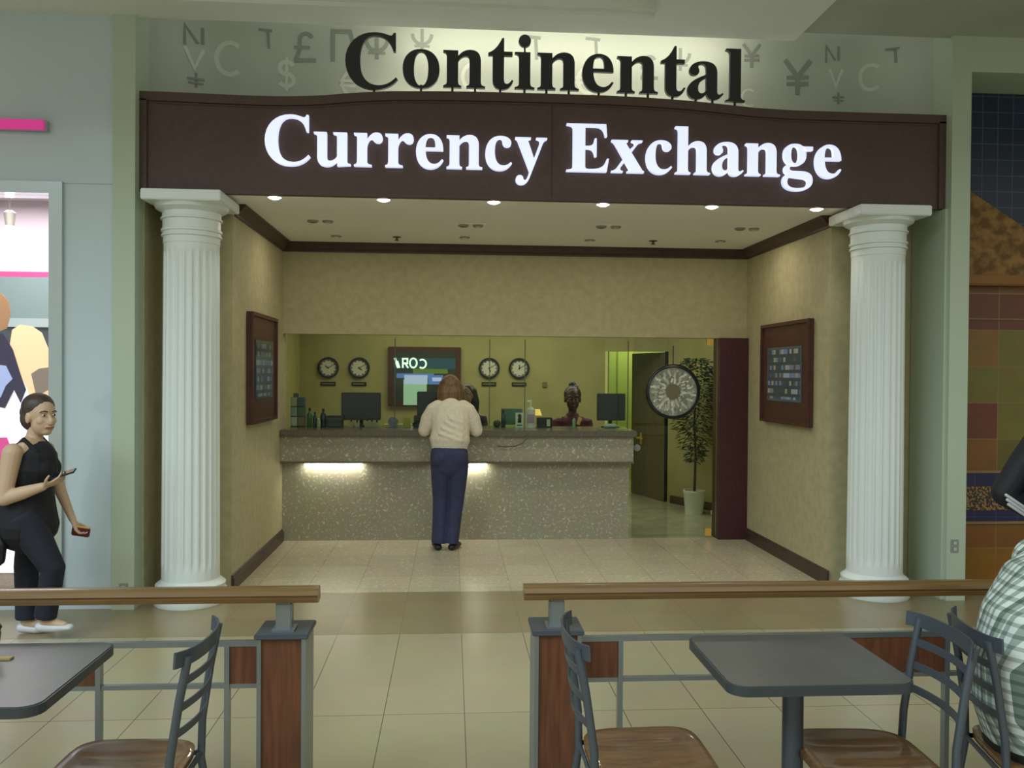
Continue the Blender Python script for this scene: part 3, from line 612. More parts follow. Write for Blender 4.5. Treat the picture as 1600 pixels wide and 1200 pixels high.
# inner door leaf, opened away from us, hinged on the right
DR = thing('inner_door', 'dark brown wooden door with a brass lever, standing open behind the glass door', 'door', (2.79, 11.06, 0), rz=math.radians(105))
link('door_leaf', B(0, .95, -.02, .02, .005, 1.95), noisy('door_veneer', '#6b5a42', '#5c4c38', 4, .4, stretch=(8, 8, 1)), DR)
h = NB(); box(h, .64, .68, .02, .03, .70, .86); loft(h, [(.66, .03, .79), (.66, .085, .79), (.60, .09, .792), (.50, .09, .788)], [.012, .012, .012, .010]); link('lever_handle', h, BRASS, DR, True)
link('edge_strip', B(-.012, .0, -.03, .03, .005, 1.96), BLACK, DR)

# clocks with city plates
def clock(x, z, i, hm):
    lab = ['leftmost round wall clock, black rim and white face', 'round wall clock just left of the television', 'round wall clock just right of the television', 'rightmost round wall clock, behind the glass joint'][i]
    t = thing('wall_clock', lab, 'clock', (x, 11.30, z), 'office wall clocks')
    bm = NB(); lathe(bm, [(.132, 0), (.138, -.02), (.130, -.036), (.112, -.036), (.108, -.016), (.108, -.014)], 0, 0, 40, axis='y'); link('rim', bm, BLACK, t, True)
    bm = NB(); lathe(bm, [(.110, -.012), (.110, -.018)], 0, 0, 40, axis='y'); link('dial', bm, mat('dial_white', '#c9c9bb', .5), t)
    bm = NB(); ns = 96; q_ = []
    for k in range(ns):
        a = 2*PI*(k+.5)/ns; ri = .084 if min(k % 8, 7-k % 8) == 0 else .099
        q_.append([bm.verts.new((rr*math.sin(a), h, rr*math.cos(a))) for rr, h in ((.103, -.0205), (ri, -.0205), (ri, -.0185), (.103, -.0185))])
    for k in range(ns):
        A, C = q_[k], q_[(k+1) % ns]
        for m_ in range(4): bm.faces.new((A[m_], A[(m_+1) % 4], C[(m_+1) % 4], C[m_]))
    link('hour_marks', bm, BLACK, t)
    for L, a, w in ((.05, 2*PI*(hm[0]+hm[1]/60)/12, .010), (.08, 2*PI*hm[1]/60, .007)):
        bm = NB(); stroke(bm, [(-.012*math.sin(a), -.012*math.cos(a)), (L*math.sin(a), L*math.cos(a))], w, -.0235, -.021); link('clock_hand', bm, BLACK, t)
    p = link('city_plate', B(x-.095, x+.095, 11.285, 11.30, z-.232, z-.182, .002), BLACK)
    tag(p, ['small black city plate under the leftmost clock', 'small black city plate under the clock left of the television', 'small black city plate under the clock right of the television', 'small black city plate under the rightmost clock'][i], 'plate', 'city plates')
    pb = NB(); random.seed(i)
    xx = x-.075
    while xx < x+.07:
        w = random.choice((.010, .014)); box(pb, xx, xx+w, 11.2835, 11.285, z-.214, z-.200); xx += w+.006
    link('plate_lettering', pb, mat('plate_gold', '#8d8758', .6), p)
for i, (x, hm) in enumerate(((-1.595, (10, 10)), (-1.20, (4, 10)), (.485, (5, 10)), (.880, (12, 10)))): clock(x, 1.715+.01*(i > 1), i, hm)
# television
t = thing('wall_television', 'large dark wall television with green and blue picture behind the customer', 'television', (-.355, 11.30, 1.61))
link('bezel', B(-.47, .47, -.06, 0, -.385, .385, .006), FRAMEW, t)
bm = B(-.40, .40, -.063, -.060, -.32, .32)
link('screen', bm, mat('tv_screen', '#23281c', .12, emit='#23281c', es=.6), t)
def emi(n, c, s): return mat(n, c, .3, emit=c, es=s)
bm = NB()
def rect(x0, x1, z0, z1, y, mi): prism(bm, [(x0, z0), (x1, z0), (x1, z1), (x0, z1)], y, y+.0006, mi)
rect(-.40, .40, .10, .24, -.0640, 4); rect(-.36, .12, -.02, .04, -.0640, 2); rect(-.27, .03, -.37, -.04, -.0645, 0); rect(-.26, .04, -.10, .02, -.0650, 1)
rect(.05, .24, -.10, .02, -.0645, 2); rect(.10, .22, -.06, -.01, -.0650, 1); rect(-.15, .30, .04, .10, -.0642, 5)
y = (-.0662, -.0656)  # white strokes: mirrored reflection of a shop sign, painted onto the screen
stroke(bm, [(-.385, .24), (-.34, .11)], .03, *y, 3); stroke(bm, [(-.35, .20), (-.32, .11)], .02, *y, 3)
stroke(bm, [(-.28, .11), (-.28, .23), (-.22, .23), (-.22, .17), (-.28, .17)], .022, *y, 3); stroke(bm, [(-.25, .17), (-.21, .11)], .022, *y, 3)
stroke(bm, arcpts(-.145, .175, .045, .06, 0, 360, 16), .022, *y, 3); stroke(bm, arcpts(-.03, .165, .05, .055, -130, 130, 12), .022, *y, 3)
link('picture', bm, [emi('tv_green', '#7f9f86', .75), emi('tv_lavender', '#93a2c2', .8), emi('tv_blue', '#4867a8', .7), emi('tv_sign_reflection', '#cfe6dc', .95), emi('tv_navy', '#24404a', .6), emi('tv_olive', '#52672c', .6)], t)  # television picture together with the painted sign reflection
# corner thermostat
tag(link('wall_thermostat', B(1.19, 1.25, 11.28, 11.30, 1.48, 1.55, .004), mat('beige_plastic', '#6f6a48', .5)), 'small dark thermostat on the office wall right of the clocks', 'thermostat')

# side wall rate boards
def ratemat(bright):
    m = mat('rate_figures%d' % bright, '#23282c', .2); tc = N(m, 'ShaderNodeTexCoord'); sp = N(m, 'ShaderNodeSeparateXYZ'); K(m, tc.outputs['Object'], sp.inputs[0])
    sn = N(m, 'ShaderNodeVectorMath'); sn.operation = 'SNAP'; sn.inputs[1].default_value = (10, .046, .070); K(m, tc.outputs['Object'], sn.inputs[0])
    wn = N(m, 'ShaderNodeTexWhiteNoise'); K(m, sn.outputs[0], wn.inputs['Vector'])
    rp = N(m, 'ShaderNodeValToRGB'); rp.color_ramp.interpolation = 'CONSTANT'; e = rp.color_ramp.elements
    e[0].color = lin('#2c3438'); e[0].position = 0; e[1].color = lin('#8a9193'); e[1].position = .38
    for p_, c_ in ((.55, '#3a444c'), (.68, '#8d8a62'), (.76, '#5c7290'), (.88, '#6f6a70')): e.new(p_).color = lin(c_)
    K(m, wn.outputs['Value'], rp.inputs[0])
    mu = N(m, 'ShaderNodeMath'); mu.operation = 'MULTIPLY'; mu.inputs[1].default_value = 1/.070; K(m, sp.outputs['Z'], mu.inputs[0])
    fr = N(m, 'ShaderNodeMath'); fr.operation = 'FRACT'; K(m, mu.outputs[0], fr.inputs[0])
    gt = N(m, 'ShaderNodeMath'); gt.operation = 'GREATER_THAN'; gt.inputs[1].default_value = .42; K(m, fr.outputs[0], gt.inputs[0])
    mx = N(m, 'ShaderNodeMix'); mx.data_type = 'RGBA'; K(m, gt.outputs[0], mx.inputs[0]); mx.inputs[6].default_value = lin('#283036'); K(m, rp.outputs[0], mx.inputs[7])
    K(m, mx.outputs[2], BS(m).inputs['Emission Color']); BS(m).inputs['Emission Strength'].default_value = .22+.30*bright
    return m
def rateboard(xw, sgn, y0, y1, z0, z1, label, bright):
    t = thing('rate_board', label, 'display', (xw, (y0+y1)/2, (z0+z1)/2), 'framed rate boards')
    hw, hh = (y1-y0)/2, (z1-z0)/2
    def bx(a, b, u0, u1, w0, w1, bev=0):
        xa, xb = sorted((a*sgn, b*sgn)); return B(xa, xb, u0, u1, w0, w1, bev)
    bm = bx(0, .035, -hw, hw, -hh, hh, .004); link('frame', bm, FRAMEW, t)
    bm = bx(.035, .055, -hw, -hw+.03, -hh, hh); 
    for q in ((hw-.03, hw, -hh, hh), (-hw+.03, hw-.03, hh-.03, hh), (-hw+.03, hw-.03, -hh, -hh+.03)):
        xa, xb = sorted((.035*sgn, .055*sgn)); box(bm, xa, xb, *q)
    link('frame_lip', bm, FRAMEW, t)
    sw, s0, s1 = hw-.16, -hh+.20, hh-.22
    link('screen', bx(.035, .042, -sw, sw, s0, s1), mat('board_screen', '#202a2e', .12, emit='#30383c', es=.25+.5*bright), t)
    link('rate_figures', bx(.042, .0435, -sw+.02, sw-.02, s0+.02, s1-.02), ratemat(bright), t)
rateboard(XL, 1, 7.06, 8.06, 1.225, 2.14, 'framed exchange rate board with a dark screen on the left alcove wall', 0)
rateboard(XR, -1, 6.93, 8.03, 1.225, 2.13, 'framed exchange rate board with a lit screen on the right alcove wall', 1)

# potted tree
t = thing('potted_tree', 'leafy green potted tree in a white pot behind the glass door', 'plant', (2.90, 10.12, 0))
bm = NB(); lathe(bm, [(.105, 0), (.125, .24), (.132, .25), (.132, .28), (.115, .28), (.112, .25)], seg=32); link('pot', bm, mat('pot_white', '#e4e4d6', .4), t, True)
bm = NB(); lathe(bm, [(.113, .235), (.113, .25)], seg=24); link('soil', bm, mat('soil', '#2c2118', .9), t)
bm = NB(); loft(bm, [(0, 0, .24), (.015, .01, .7), (-.01, 0, 1.1), (.01, 0, 1.5)], [.016, .014, .012, .008])
for k in range(7):
    a = k*2.4; z = .75+.11*k; loft(bm, [(0, 0, z), (.12*math.cos(a), .12*math.sin(a), z+.14)], [.007, .004], seg=6)
link('trunk', bm, mat('bark', '#4a4030', .8), t, True)
random.seed(11); bm = NB()
for k in range(1500):
    zc = random.uniform(.62, 1.86); wmax = .30*math.sin(min(1, (zc-.5)/.9)*PI*.55)*(1 if zc < 1.5 else math.sqrt(max(.02, 1-((zc-1.5)/.38)**2)))
    a = random.uniform(0, 2*PI); rr = wmax*math.sqrt(random.random()); p = Vector((rr*math.cos(a)*.9, rr*math.sin(a)*.8, zc))
    if zc < 1.0 and random.random() < .45: continue
    d = Vector((math.cos(a), math.sin(a), random.uniform(-.7, .3))).normalized(); s = d.cross(Vector((0, 0, 1))).normalized(); L = random.uniform(.055, .095)
    up = s.cross(d)
    vs = [bm.verts.new(p), bm.verts.new(p+d*L*.5+s*L*.24+up*.004), bm.verts.new(p+d*L), bm.verts.new(p+d*L*.5-s*L*.24+up*.004), bm.verts.new(p+d*L*.5-up*.006)]
    for tri in ((0, 1, 4), (1, 2, 4), (2, 3, 4), (3, 0, 4)): bm.faces.new([vs[i] for i in tri])
link('foliage', bm, noisy('leaf_green', '#46583f', '#62735a', 9, .4), t)
bm = NB(); box(bm, 3.06, 3.18, 9.90, 10.0, 0, .075, 0, .015); tag(link('floor_box', bm, PLASTER, None, True), 'small white box on the office floor right of the plant pot', 'box')

# ------------------------------------------------------------------ things on the counter (teller side)
CT = 1.098
def monitor(x, y, z, w, h, label, rz=0):
    t = thing('computer_monitor', label, 'monitor', (x, y, CT), 'office monitors', rz)
    link('screen_housing', B(-w/2, w/2, -.02, .02, z, z+h, .006), BLACK, t)
    link('back_vent', B(-w/4, w/4, .02, .05, z+h*.3, z+h*.7, .01), BLACK, t)
    link('panel', B(-w/2+.012, w/2-.012, -.0215, -.020, z+.015, z+h-.012), DKSCR, t)
    bm = NB(); loft(bm, [(0, .035, .01), (0, .035, z+h*.4)], [.02, .016], dome=False); link('neck', bm, BLACK, t, True)
    bm = NB(); lathe(bm, [(.10, 0), (.10, .008), (.03, .016)], 0, .035, 28); link('stand_foot', bm, BLACK, t, True)
monitor(-.935, 9.02, .065, .405, .285, 'wide black computer monitor on the counter left of the customer', math.radians(2))
monitor(-.215, 9.02, .055, .29, .31, 'black computer monitor partly hidden by the customer')
monitor(1.68, 9.02, .07, .30, .285, 'dark blue square computer monitor at the right end of the counter')
def T(o, label, cat, group=None): return tag(o, label, cat, group)
t = thing('brochure_rack', 'grey stacked brochure rack at the far left end of the counter', 'rack', (-1.565, 8.93, CT))
link('rack_body', B(-.075, .075, 0, .10, 0, .30, .004), mat('rack_grey', '#6d6c66', .4), t)
random.seed(2)
for i, zz in enumerate((.01, .11, .21)):
    for j, xx in enumerate((-.068, .004)):
        cc = ['#b9b6b0', '#7e6f6a', '#8e9aa5', '#5c6f5c', '#a39a8c', '#4c5d6e'][i*2+j]
        bm = B(xx, xx+.062, -.02-.004*i, -.004, zz, zz+.088); link('brochure', bm, mat('brochure_%d%d' % (i, j), cc, .5), t)
tops = B(-.05, .0, .02, .06, .30, .34, .003); link('rack_sign', tops, mat('rack_top', '#55585c', .5), t)
def bottle(x, y, h, rr, col, label, cap='#1c1c20', name='bottle', group=None):
    t = thing(name, label, 'bottle', (x, y, CT), group)
    bm = NB(); lathe(bm, [(rr*.9, 0), (rr, .006), (rr, h*.62), (rr*.8, h*.72), (rr*.38, h*.80), (rr*.38, h*.86)], seg=20); link('bottle_body', bm, mat('glaze'+label[:9], col, .25), t, True)
    bm = NB(); lathe(bm, [(rr*.45, h*.86), (rr*.45, h), (rr*.3, h*1.01)], seg=16); link('cap', bm, mat('cap'+label[:9], cap, .4), t, True)
bottle(-1.45, 8.95, .19, .026, '#4a6b52', 'dark green bottle right of the brochure rack')
bottle(-1.39, 8.90, .15, .022, '#3b4a58', 'short blue grey bottle between the two taller bottles')
bottle(-1.31, 8.93, .185, .030, '#26264a', 'navy blue bottle left of the small dark card box', '#181830')
bottle(-1.345, 8.86, .09, .020, '#a8ad9c', 'tiny pale bottle in front of the navy blue bottle', '#e8e8dc')
t = thing('card_box', 'small dark box with a grey front standing left of the wide monitor', 'box', (-1.19, 8.90, CT)); link('case', B(-.085, .085, 0, .07, 0, .115, .004), BLACK, t); link('front_label', B(-.07, .07, -.002, 0, .01, .09), mat('slate', '#39454c', .4), t)
for i, (x, h) in enumerate(((-1.02, .055), (-.96, .045), (-.86, .06), (-.81, .055), (-.76, .05))):
    w = .026; t = thing('stamp_holder', 'small pale desk item under the wide monitor, %s from the left' % ORD[i], 'desk item', (x, 8.87, CT), 'pale desk items under the wide monitor')
    link('holder', B(-w, w, -.015, .015, 0, h, .004), mat('pale_item', '#9c9c84', .5), t)
    bm = NB(); loft(bm, [(0, 0, h), (0, 0, h+.022)], [.007, .009], seg=8); link('grip', bm, BLACK, t, True)
bm = NB(); lathe(bm, [(.05, 8.91), (.052, 8.93), (.045, 8.935)], -.60, CT+.055, 28, axis='y'); box(bm, -.63, -.57, 8.90, 8.95, CT, CT+.012)
tag(link('desk_dial', bm, mat('dial_lilac', '#77749a', .4), None, True), 'round lilac desk ornament right of the wide monitor', 'ornament')
tag(link('yellow_card', B(-.50, -.42, 8.92, 8.93, CT, CT+.10), mat('card_yellow', '#a89a4a', .6)), 'upright yellow card behind the teller glass left of the customer', 'card')
bm = NB(); box(bm, -.40, -.30, 8.86, 8.98, CT, CT+.055, 0, .01); box(bm, -.39, -.31, 8.95, 8.97, CT+.05, CT+.12, 0, .008); tag(link('card_terminal', bm, BLACK, None, True), 'black card terminal beside the customer left elbow', 'terminal')
PAD = mat('lime_pad', '#aeb36a', .6)
tag(link('desk_pad', B(-.70, -.42, 9.0, 9.13, CT, CT+.022), PAD), 'flat yellow green desk pad left of the customer', 'pad', 'desk pads')
tag(link('desk_pad', B(.40, .70, 8.94, 9.0, CT, CT+.022), PAD), 'flat yellow green desk pad right of the customer', 'pad', 'desk pads')
t = thing('teal_folder_stand', 'teal upright folder behind the small white sign card', 'folder', (.62, 9.03, CT)); link('folder', B(-.085, .12, 0, .02, 0, .19, .003), mat('teal', '#44685f', .5), t); link('spine', B(-.10, -.085, -.01, .03, 0, .19), mat('teal_dark', '#2c4744', .5), t)
bottle(.535, 8.93, .18, .022, '#2a3a3c', 'slim dark bottle left of the white sign card')
bm = NB(); ell(bm, (.47, 8.93, CT+.04), .04, .03, .04); tag(link('tape_dispenser', bm, mat('mouse_dark', '#3d4a40', .5), None, True), 'rounded dark green tape dispenser right of the customer', 'dispenser')
t = thing('sign_card', 'small white sign card with a dark figure standing on the counter', 'sign', (.70, 8.88, CT)); link('card', B(-.042, .042, 0, .008, 0, .155), mat('card_white', '#c3cdbe', .5), t)
bm = NB(); prism(bm, [(-.020, .05), (.018, .05), (.018, .06), (.006, .07), (.006, .09), (.018, .10), (.02, .125), (.008, .14), (-.008, .14), (-.02, .125), (-.012, .11), (-.004, .095), (-.006, .07)], -.001, 0); box(bm, -.028, .028, -.001, 0, .02, .03); link('printed_mark', bm, BLACK, t)
t = thing('hand_sanitizer', 'white pump bottle with a pink label beside the white sign card', 'bottle', (.815, 8.88, CT))
bm = NB(); loft(bm, [(0, 0, .0), (0, 0, .19)], [(.048, .030), (.046, .028)], dome=False); loft(bm, [(0, 0, .185), (0, 0, .215)], [(.044, .026), (.016, .014)], dome=False); link('bottle_body', bm, mat('bottle_white', '#cfcdc6', .35), t, True)
link('bottle_label', B(-.036, .036, -.034, -.029, .05, .14), mat('label_pink', '#a98aa8', .5), t)
bm = NB(); loft(bm, [(0, 0, .21), (0, 0, .27)], [.007, .007], dome=False); box(bm, -.035, .012, -.01, .01, .265, .285, 0, .004); link('pump', bm, PLASTER, t, True)
t = thing('black_card_case', 'black card case right of the white pump bottle', 'box', (.955, 8.90, CT)); link('case', B(-.07, .09, 0, .07, 0, .105, .006), BLACK, t); link('price_tag', B(.03, .065, -.003, 0, .015, .085), mat('tag_white', '#b9b9a4', .5), t)
t = thing('reflected_lamp_glow', 'small lamp shape standing in for warm yellow reflections above the black card case', 'lamp', (.90, 9.05, CT)); bm = NB(); lathe(bm, [(.04, 0), (.04, .01), (.008, .015), (.006, .12)], seg=18); link('stand', bm, BRASS, t, True)
bm = NB(); lathe(bm, [(.05, .12), (.048, .125), (.028, .185), (.026, .185)], seg=24); link('glow_cone', bm, mat('reflection_glow', '#c9a24a', .6, emit=(.9, .62, .16), es=.7), t, True)  # glowing form added to stand for yellow lamp reflections at this spot
bottle(1.27, 8.90, .12, .018, '#86a08c', 'thin pale green bottle in front of the seated clerk', '#2a3a30')
bm = NB(); loft(bm, [(1.60, 8.90, CT+.022), (1.70, 8.90, CT+.022)], [(.028, .022), (.028, .022)]); tag(link('tape_roll', bm, mat('pale_blue', '#a9bab6', .4), None, True), 'small pale blue dispenser under the square monitor', 'dispenser')

# ------------------------------------------------------------------ people
def remesh(bm, vox, mats, name, parent=None, sm=6):
    me = bpy.data.meshes.new('tmp'); bm.to_mesh(me); bm.free(); o = bpy.data.objects.new('tmp', me); COL.objects.link(o)
    a = o.modifiers.new('r', 'REMESH'); a.mode = 'VOXEL'; a.voxel_size = vox; a.use_smooth_shade = True
    s = o.modifiers.new('s', 'SMOOTH'); s.iterations = sm; s.factor = .5
    dg = bpy.context.evaluated_depsgraph_get(); dg.update()
    m2 = bpy.data.meshes.new_from_object(o.evaluated_get(dg)); m2.materials.clear()
    for m in (mats if isinstance(mats, list) else [mats]): m2.materials.append(m)
    m2.polygons.foreach_set('use_smooth', [True]*len(m2.polygons)); m2.name = name
    bpy.data.objects.remove(o); bpy.data.meshes.remove(me)
    q = bpy.data.objects.new(name, m2); COL.objects.link(q)
    if parent is not None: q.parent = parent
    return q
def hand(bm, wrist, d, palmn, curl=.5, side=1, s=1.0):
    """wrist point, direction of the hand, palm normal, curl 0-1, thumb side sign"""
    w = V3(wrist); d = V3(d).normalized(); pn = V3(palmn); pn = (pn-d*pn.dot(d)).normalized(); ac = d.cross(pn)*side
    k = w+d*.085*s
    loft(bm, [w, w+d*.03*s, k], [(.024*s, .018*s), (.034*s, .015*s), (.038*s, .012*s)], side=ac)
    for i, (off, L) in enumerate(((.032, .070), (.011, .078), (-.011, .073), (-.032, .058))):
        b = k+ac*off*s; c1 = curl*.9; d1 = (d*math.cos(c1)+pn*math.sin(c1)).normalized(); c2 = curl*1.9; d2 = (d*math.cos(c2)+pn*math.sin(c2)).normalized()
        c3 = curl*2.6; d3 = (d*math.cos(c3)+pn*math.sin(c3)).normalized()
        p1 = b+d1*L*.45*s; p2 = p1+d2*L*.32*s; p3 = p2+d3*L*.23*s
        loft(bm, [b-d*.012, p1, p2, p3], [.0088*s, .0082*s, .0076*s, .0066*s], side=ac, seg=10)
    b = w+d*.028*s+ac*.026*s; t1 = (d*.55+ac*.65+pn*.35).normalized(); t2 = (d*.8+ac*.25+pn*.5).normalized()
    loft(bm, [b, b+t1*.04*s, b+t1*.04*s+t2*.03*s], [.012*s, .010*s, .0085*s], side=pn, seg=10)
def head(bm, c, F, s=1.0, roll=0):
    """skin part of the head around c (centre of cranium) facing F; returns frame"""
    F = V3(F).normalized(); Rt = F.cross(Vector((0, 0, 1))).normalized(); U = Rt.cross(F)
    rot = Matrix((Rt, F, U)).transposed(); P = lambda x, y, z: V3(c)+(Rt*x+F*y+U*z)*s
    ell(bm, P(0, -.01, .02), .074*s, .092*s, .088*s, rot=rot)
    ell(bm, P(0, .022, -.045), .060*s, .066*s, .070*s, rot=rot)
    ell(bm, P(0, .050, -.088), .032*s, .034*s, .026*s, rot=rot)
    loft(bm, [P(0, .080, .005), P(0, .103, -.030), P(0, .100, -.040)], [.009*s, .014*s, .013*s], side=Rt)
    ell(bm, P(0, .085, -.066), .024*s, .012*s, .009*s, rot=rot)
    for q in (-1, 1):
        ell(bm, P(q*.073, -.005, -.015), .010*s, .020*s, .032*s, rot=rot); ell(bm, P(q*.03, .072, .022), .022*s, .012*s, .009*s, rot=rot)
        ell(bm, P(q*.034, .055, -.03), .024*s, .024*s, .024*s, rot=rot)
    return P, rot
def face_bits(P, rot, s, parent, lip='#8c4a42'):
    ew, ed = mat('eye_white', '#c9c4b8', .3), mat('eye_dark', '#1d1512', .4)
    for q in (-1, 1):
        bm = NB(); ell(bm, P(q*.030, .077, .004), .0125*s, .008*s, .0065*s, rot=rot, useg=12, vseg=8); e = link('eye', bm, ew, parent, True)
        bm = NB(); ell(bm, P(q*.030, .0835, .004), .0058*s, .004*s, .0060*s, rot=rot, useg=10, vseg=6); link('pupil', bm, ed, e, True)
        bm = NB(); loft(bm, [P(q*.014, .0885, .024), P(q*.032, .086, .029), P(q*.048, .074, .022)], [.003*s]*3, seg=6); link('eyebrow', bm, ed, parent, True)
    bm = NB(); loft(bm, [P(-.022, .088, -.066), P(0, .0975, -.067), P(.022, .088, -.066)], [.004*s, .0058*s, .004*s], seg=8); link('lips', bm, mat('lips', lip, .5), parent, True)
def bent(p, q, out, k=.5): return V3(p)*(1-k)+V3(q)*k+V3(out)
def skin(n, c): return noisy(n, c, tuple(x*.93 for x in lin(c)[:3]) if False else c, 12, .55)

# --- customer standing at the counter, seen from behind
SK1 = mat('skin_light', '#b98d74', .55); X0, Y0 = -.01, 8.10
bm = NB(); hc = (X0-.005, Y0+.16, 1.525)
P, rot = head(bm, hc, (.05, 1, -.35), .98)
loft(bm, [(X0, Y0+.09, 1.30), (X0, Y0+.12, 1.38), (X0, Y0+.14, 1.47)], [(.075, .06), (.052, .052), (.05, .052)])
loft(bm, [(X0-.02, Y0+.0, .92), (X0, Y0+.02, 1.05), (X0, Y0+.06, 1.22), (X0, Y0+.09, 1.33)], [(.14, .10), (.125, .085), (.15, .09), (.13, .07)])
arms = {}
for q in (-1, 1):
    sh = Vector((X0+q*.165, Y0+.09, 1.335)); el = Vector((X0+q*.245, Y0+.10, 1.115)); wr = Vector((X0+q*.13, Y0+.345, 1.135)); arms[q] = (sh, el, wr)
    loft(bm, [sh, el], [.045, .036]); loft(bm, [el, (el+wr)/2, wr], [.036, .032, .022]); hand(bm, wr, (-q*.3, 1, -.05), (0, 0, -1), .25, -q)
    hp = Vector((X0-.005+q*.08, Y0, .86)); kn = Vector((X0-.015+q*.068, Y0+.02, .46)); an = Vector((X0-.045+q*.055, Y0, .09))
    loft(bm, [hp, kn], [.08, .052]); loft(bm, [kn, kn*.6+an*.4+Vector((0, -.015, 0)), an], [.05, .052, .033]); loft(bm, [an, an+Vector((q*.02, .10, -.05))], [.034, .03])
cust = remesh(bm, .006, SK1, 'person'); tag(cust, 'person in cream sweater and navy trousers standing at the counter, seen from behind', 'person')
face_bits(P, rot, .98, cust)
SW = noisy('cream_knit', '#e2d8c4', '#d8cdb8', 40, .85, .3)
bm = NB()
loft(bm, [(X0-.008, Y0+.005, .985), (X0-.006, Y0+.0, 1.03), (X0, Y0+.01, 1.10), (X0, Y0+.035, 1.22), (X0, Y0+.06, 1.32), (X0, Y0+.085, 1.385)], [(.178, .128), (.192, .138), (.180, .13), (.188, .128), (.17, .105), (.085, .07)])
for q in (-1, 1):
    sh, el, wr = arms[q]; loft(bm, [sh+Vector((-q*.05, -.01, 0)), sh+Vector((q*.0, -.01, -.03)), (sh+el)/2+Vector((q*.012, -.01, 0)), el], [.070, .070, .064, .062]); loft(bm, [el, el*.6+wr*.4, el*.25+wr*.75], [.060, .052, .040])
    loft(bm, [sh+Vector((q*.005, -.02, -.08)), el+Vector((0, 0, -.005))], [.055, .06])
for k, (zz, aa) in enumerate(((1.05, .3), (1.10, -.2), (1.16, .25), (1.22, -.3))):  # soft folds of the knit
    loft(bm, [(X0-.11+.03*k, Y0-.118+.012*k, zz+.05), (X0, Y0-.132+.012*k, zz+.01), (X0+.11, Y0-.115+.012*k, zz-.03)], [.010, .014, .008])
remesh(bm, .009, SW, 'sweater', cust, 5)
NV = noisy('navy_cloth', '#34385a', '#2e3250', 18, .8, .2)
bm = NB(); loft(bm, [(X0-.01, Y0, .80), (X0-.01, Y0-.005, .90), (X0-.008, Y0, 1.0)], [(.178, .135), (.178, .135), (.152, .105)])
for q in (-1, 1):
    hp = Vector((X0-.005+q*.085, Y0-.005, .84)); kn = Vector((X0-.015+q*.070, Y0+.02, .46)); an = Vector((X0-.045+q*.058, Y0-.005, .06))
    ell(bm, (X0-.01+q*.082, Y0-.06, .865), .095, .085, .10)
    loft(bm, [hp, (hp+kn)/2, kn, kn*.5+an*.5, an], [(.098, .105), (.090, .094), (.077, .078), (.071, .072), (.070, .078)], dome=False)
remesh(bm, .008, NV, 'trousers', cust, 4)
for q in (-1, 1):
    bm = NB(); a = Vector((X0-.045+q*.062, Y0-.045, .03)); bx_ = a+Vector((q*.03+.03*(q > 0), .17, -.003)); loft(bm, [a, (a+bx_)/2+Vector((0, 0, .012)), bx_], [(.036, .03), (.042, .034), (.038, .024)]); remesh(bm, .007, mat('shoe_black', '#17161a', .4), 'shoe', cust, 2)
bm = NB(); hcv = V3(hc); rt = rot
ell(bm, hcv+Vector((0, -.015, .02)), .092, .108, .098); loft(bm, [hcv+Vector((0, -.05, .02)), hcv+Vector((0, -.085, -.06)), hcv+Vector((0, -.09, -.135))], [(.088, .06), (.108, .055), (.100, .04)])
for q in (-1, 1): loft(bm, [hcv+Vector((q*.07, -.02, .03)), hcv+Vector((q*.095, -.02, -.05)), hcv+Vector((q*.10, -.03, -.12))], [.035, .034, .026])
HAIR1 = noisy('auburn_hair', '#7e5f42', '#5e432c', 22, .5, .5, stretch=(3, 3, .4)); remesh(bm, .007, HAIR1, 'hair', cust, 2)

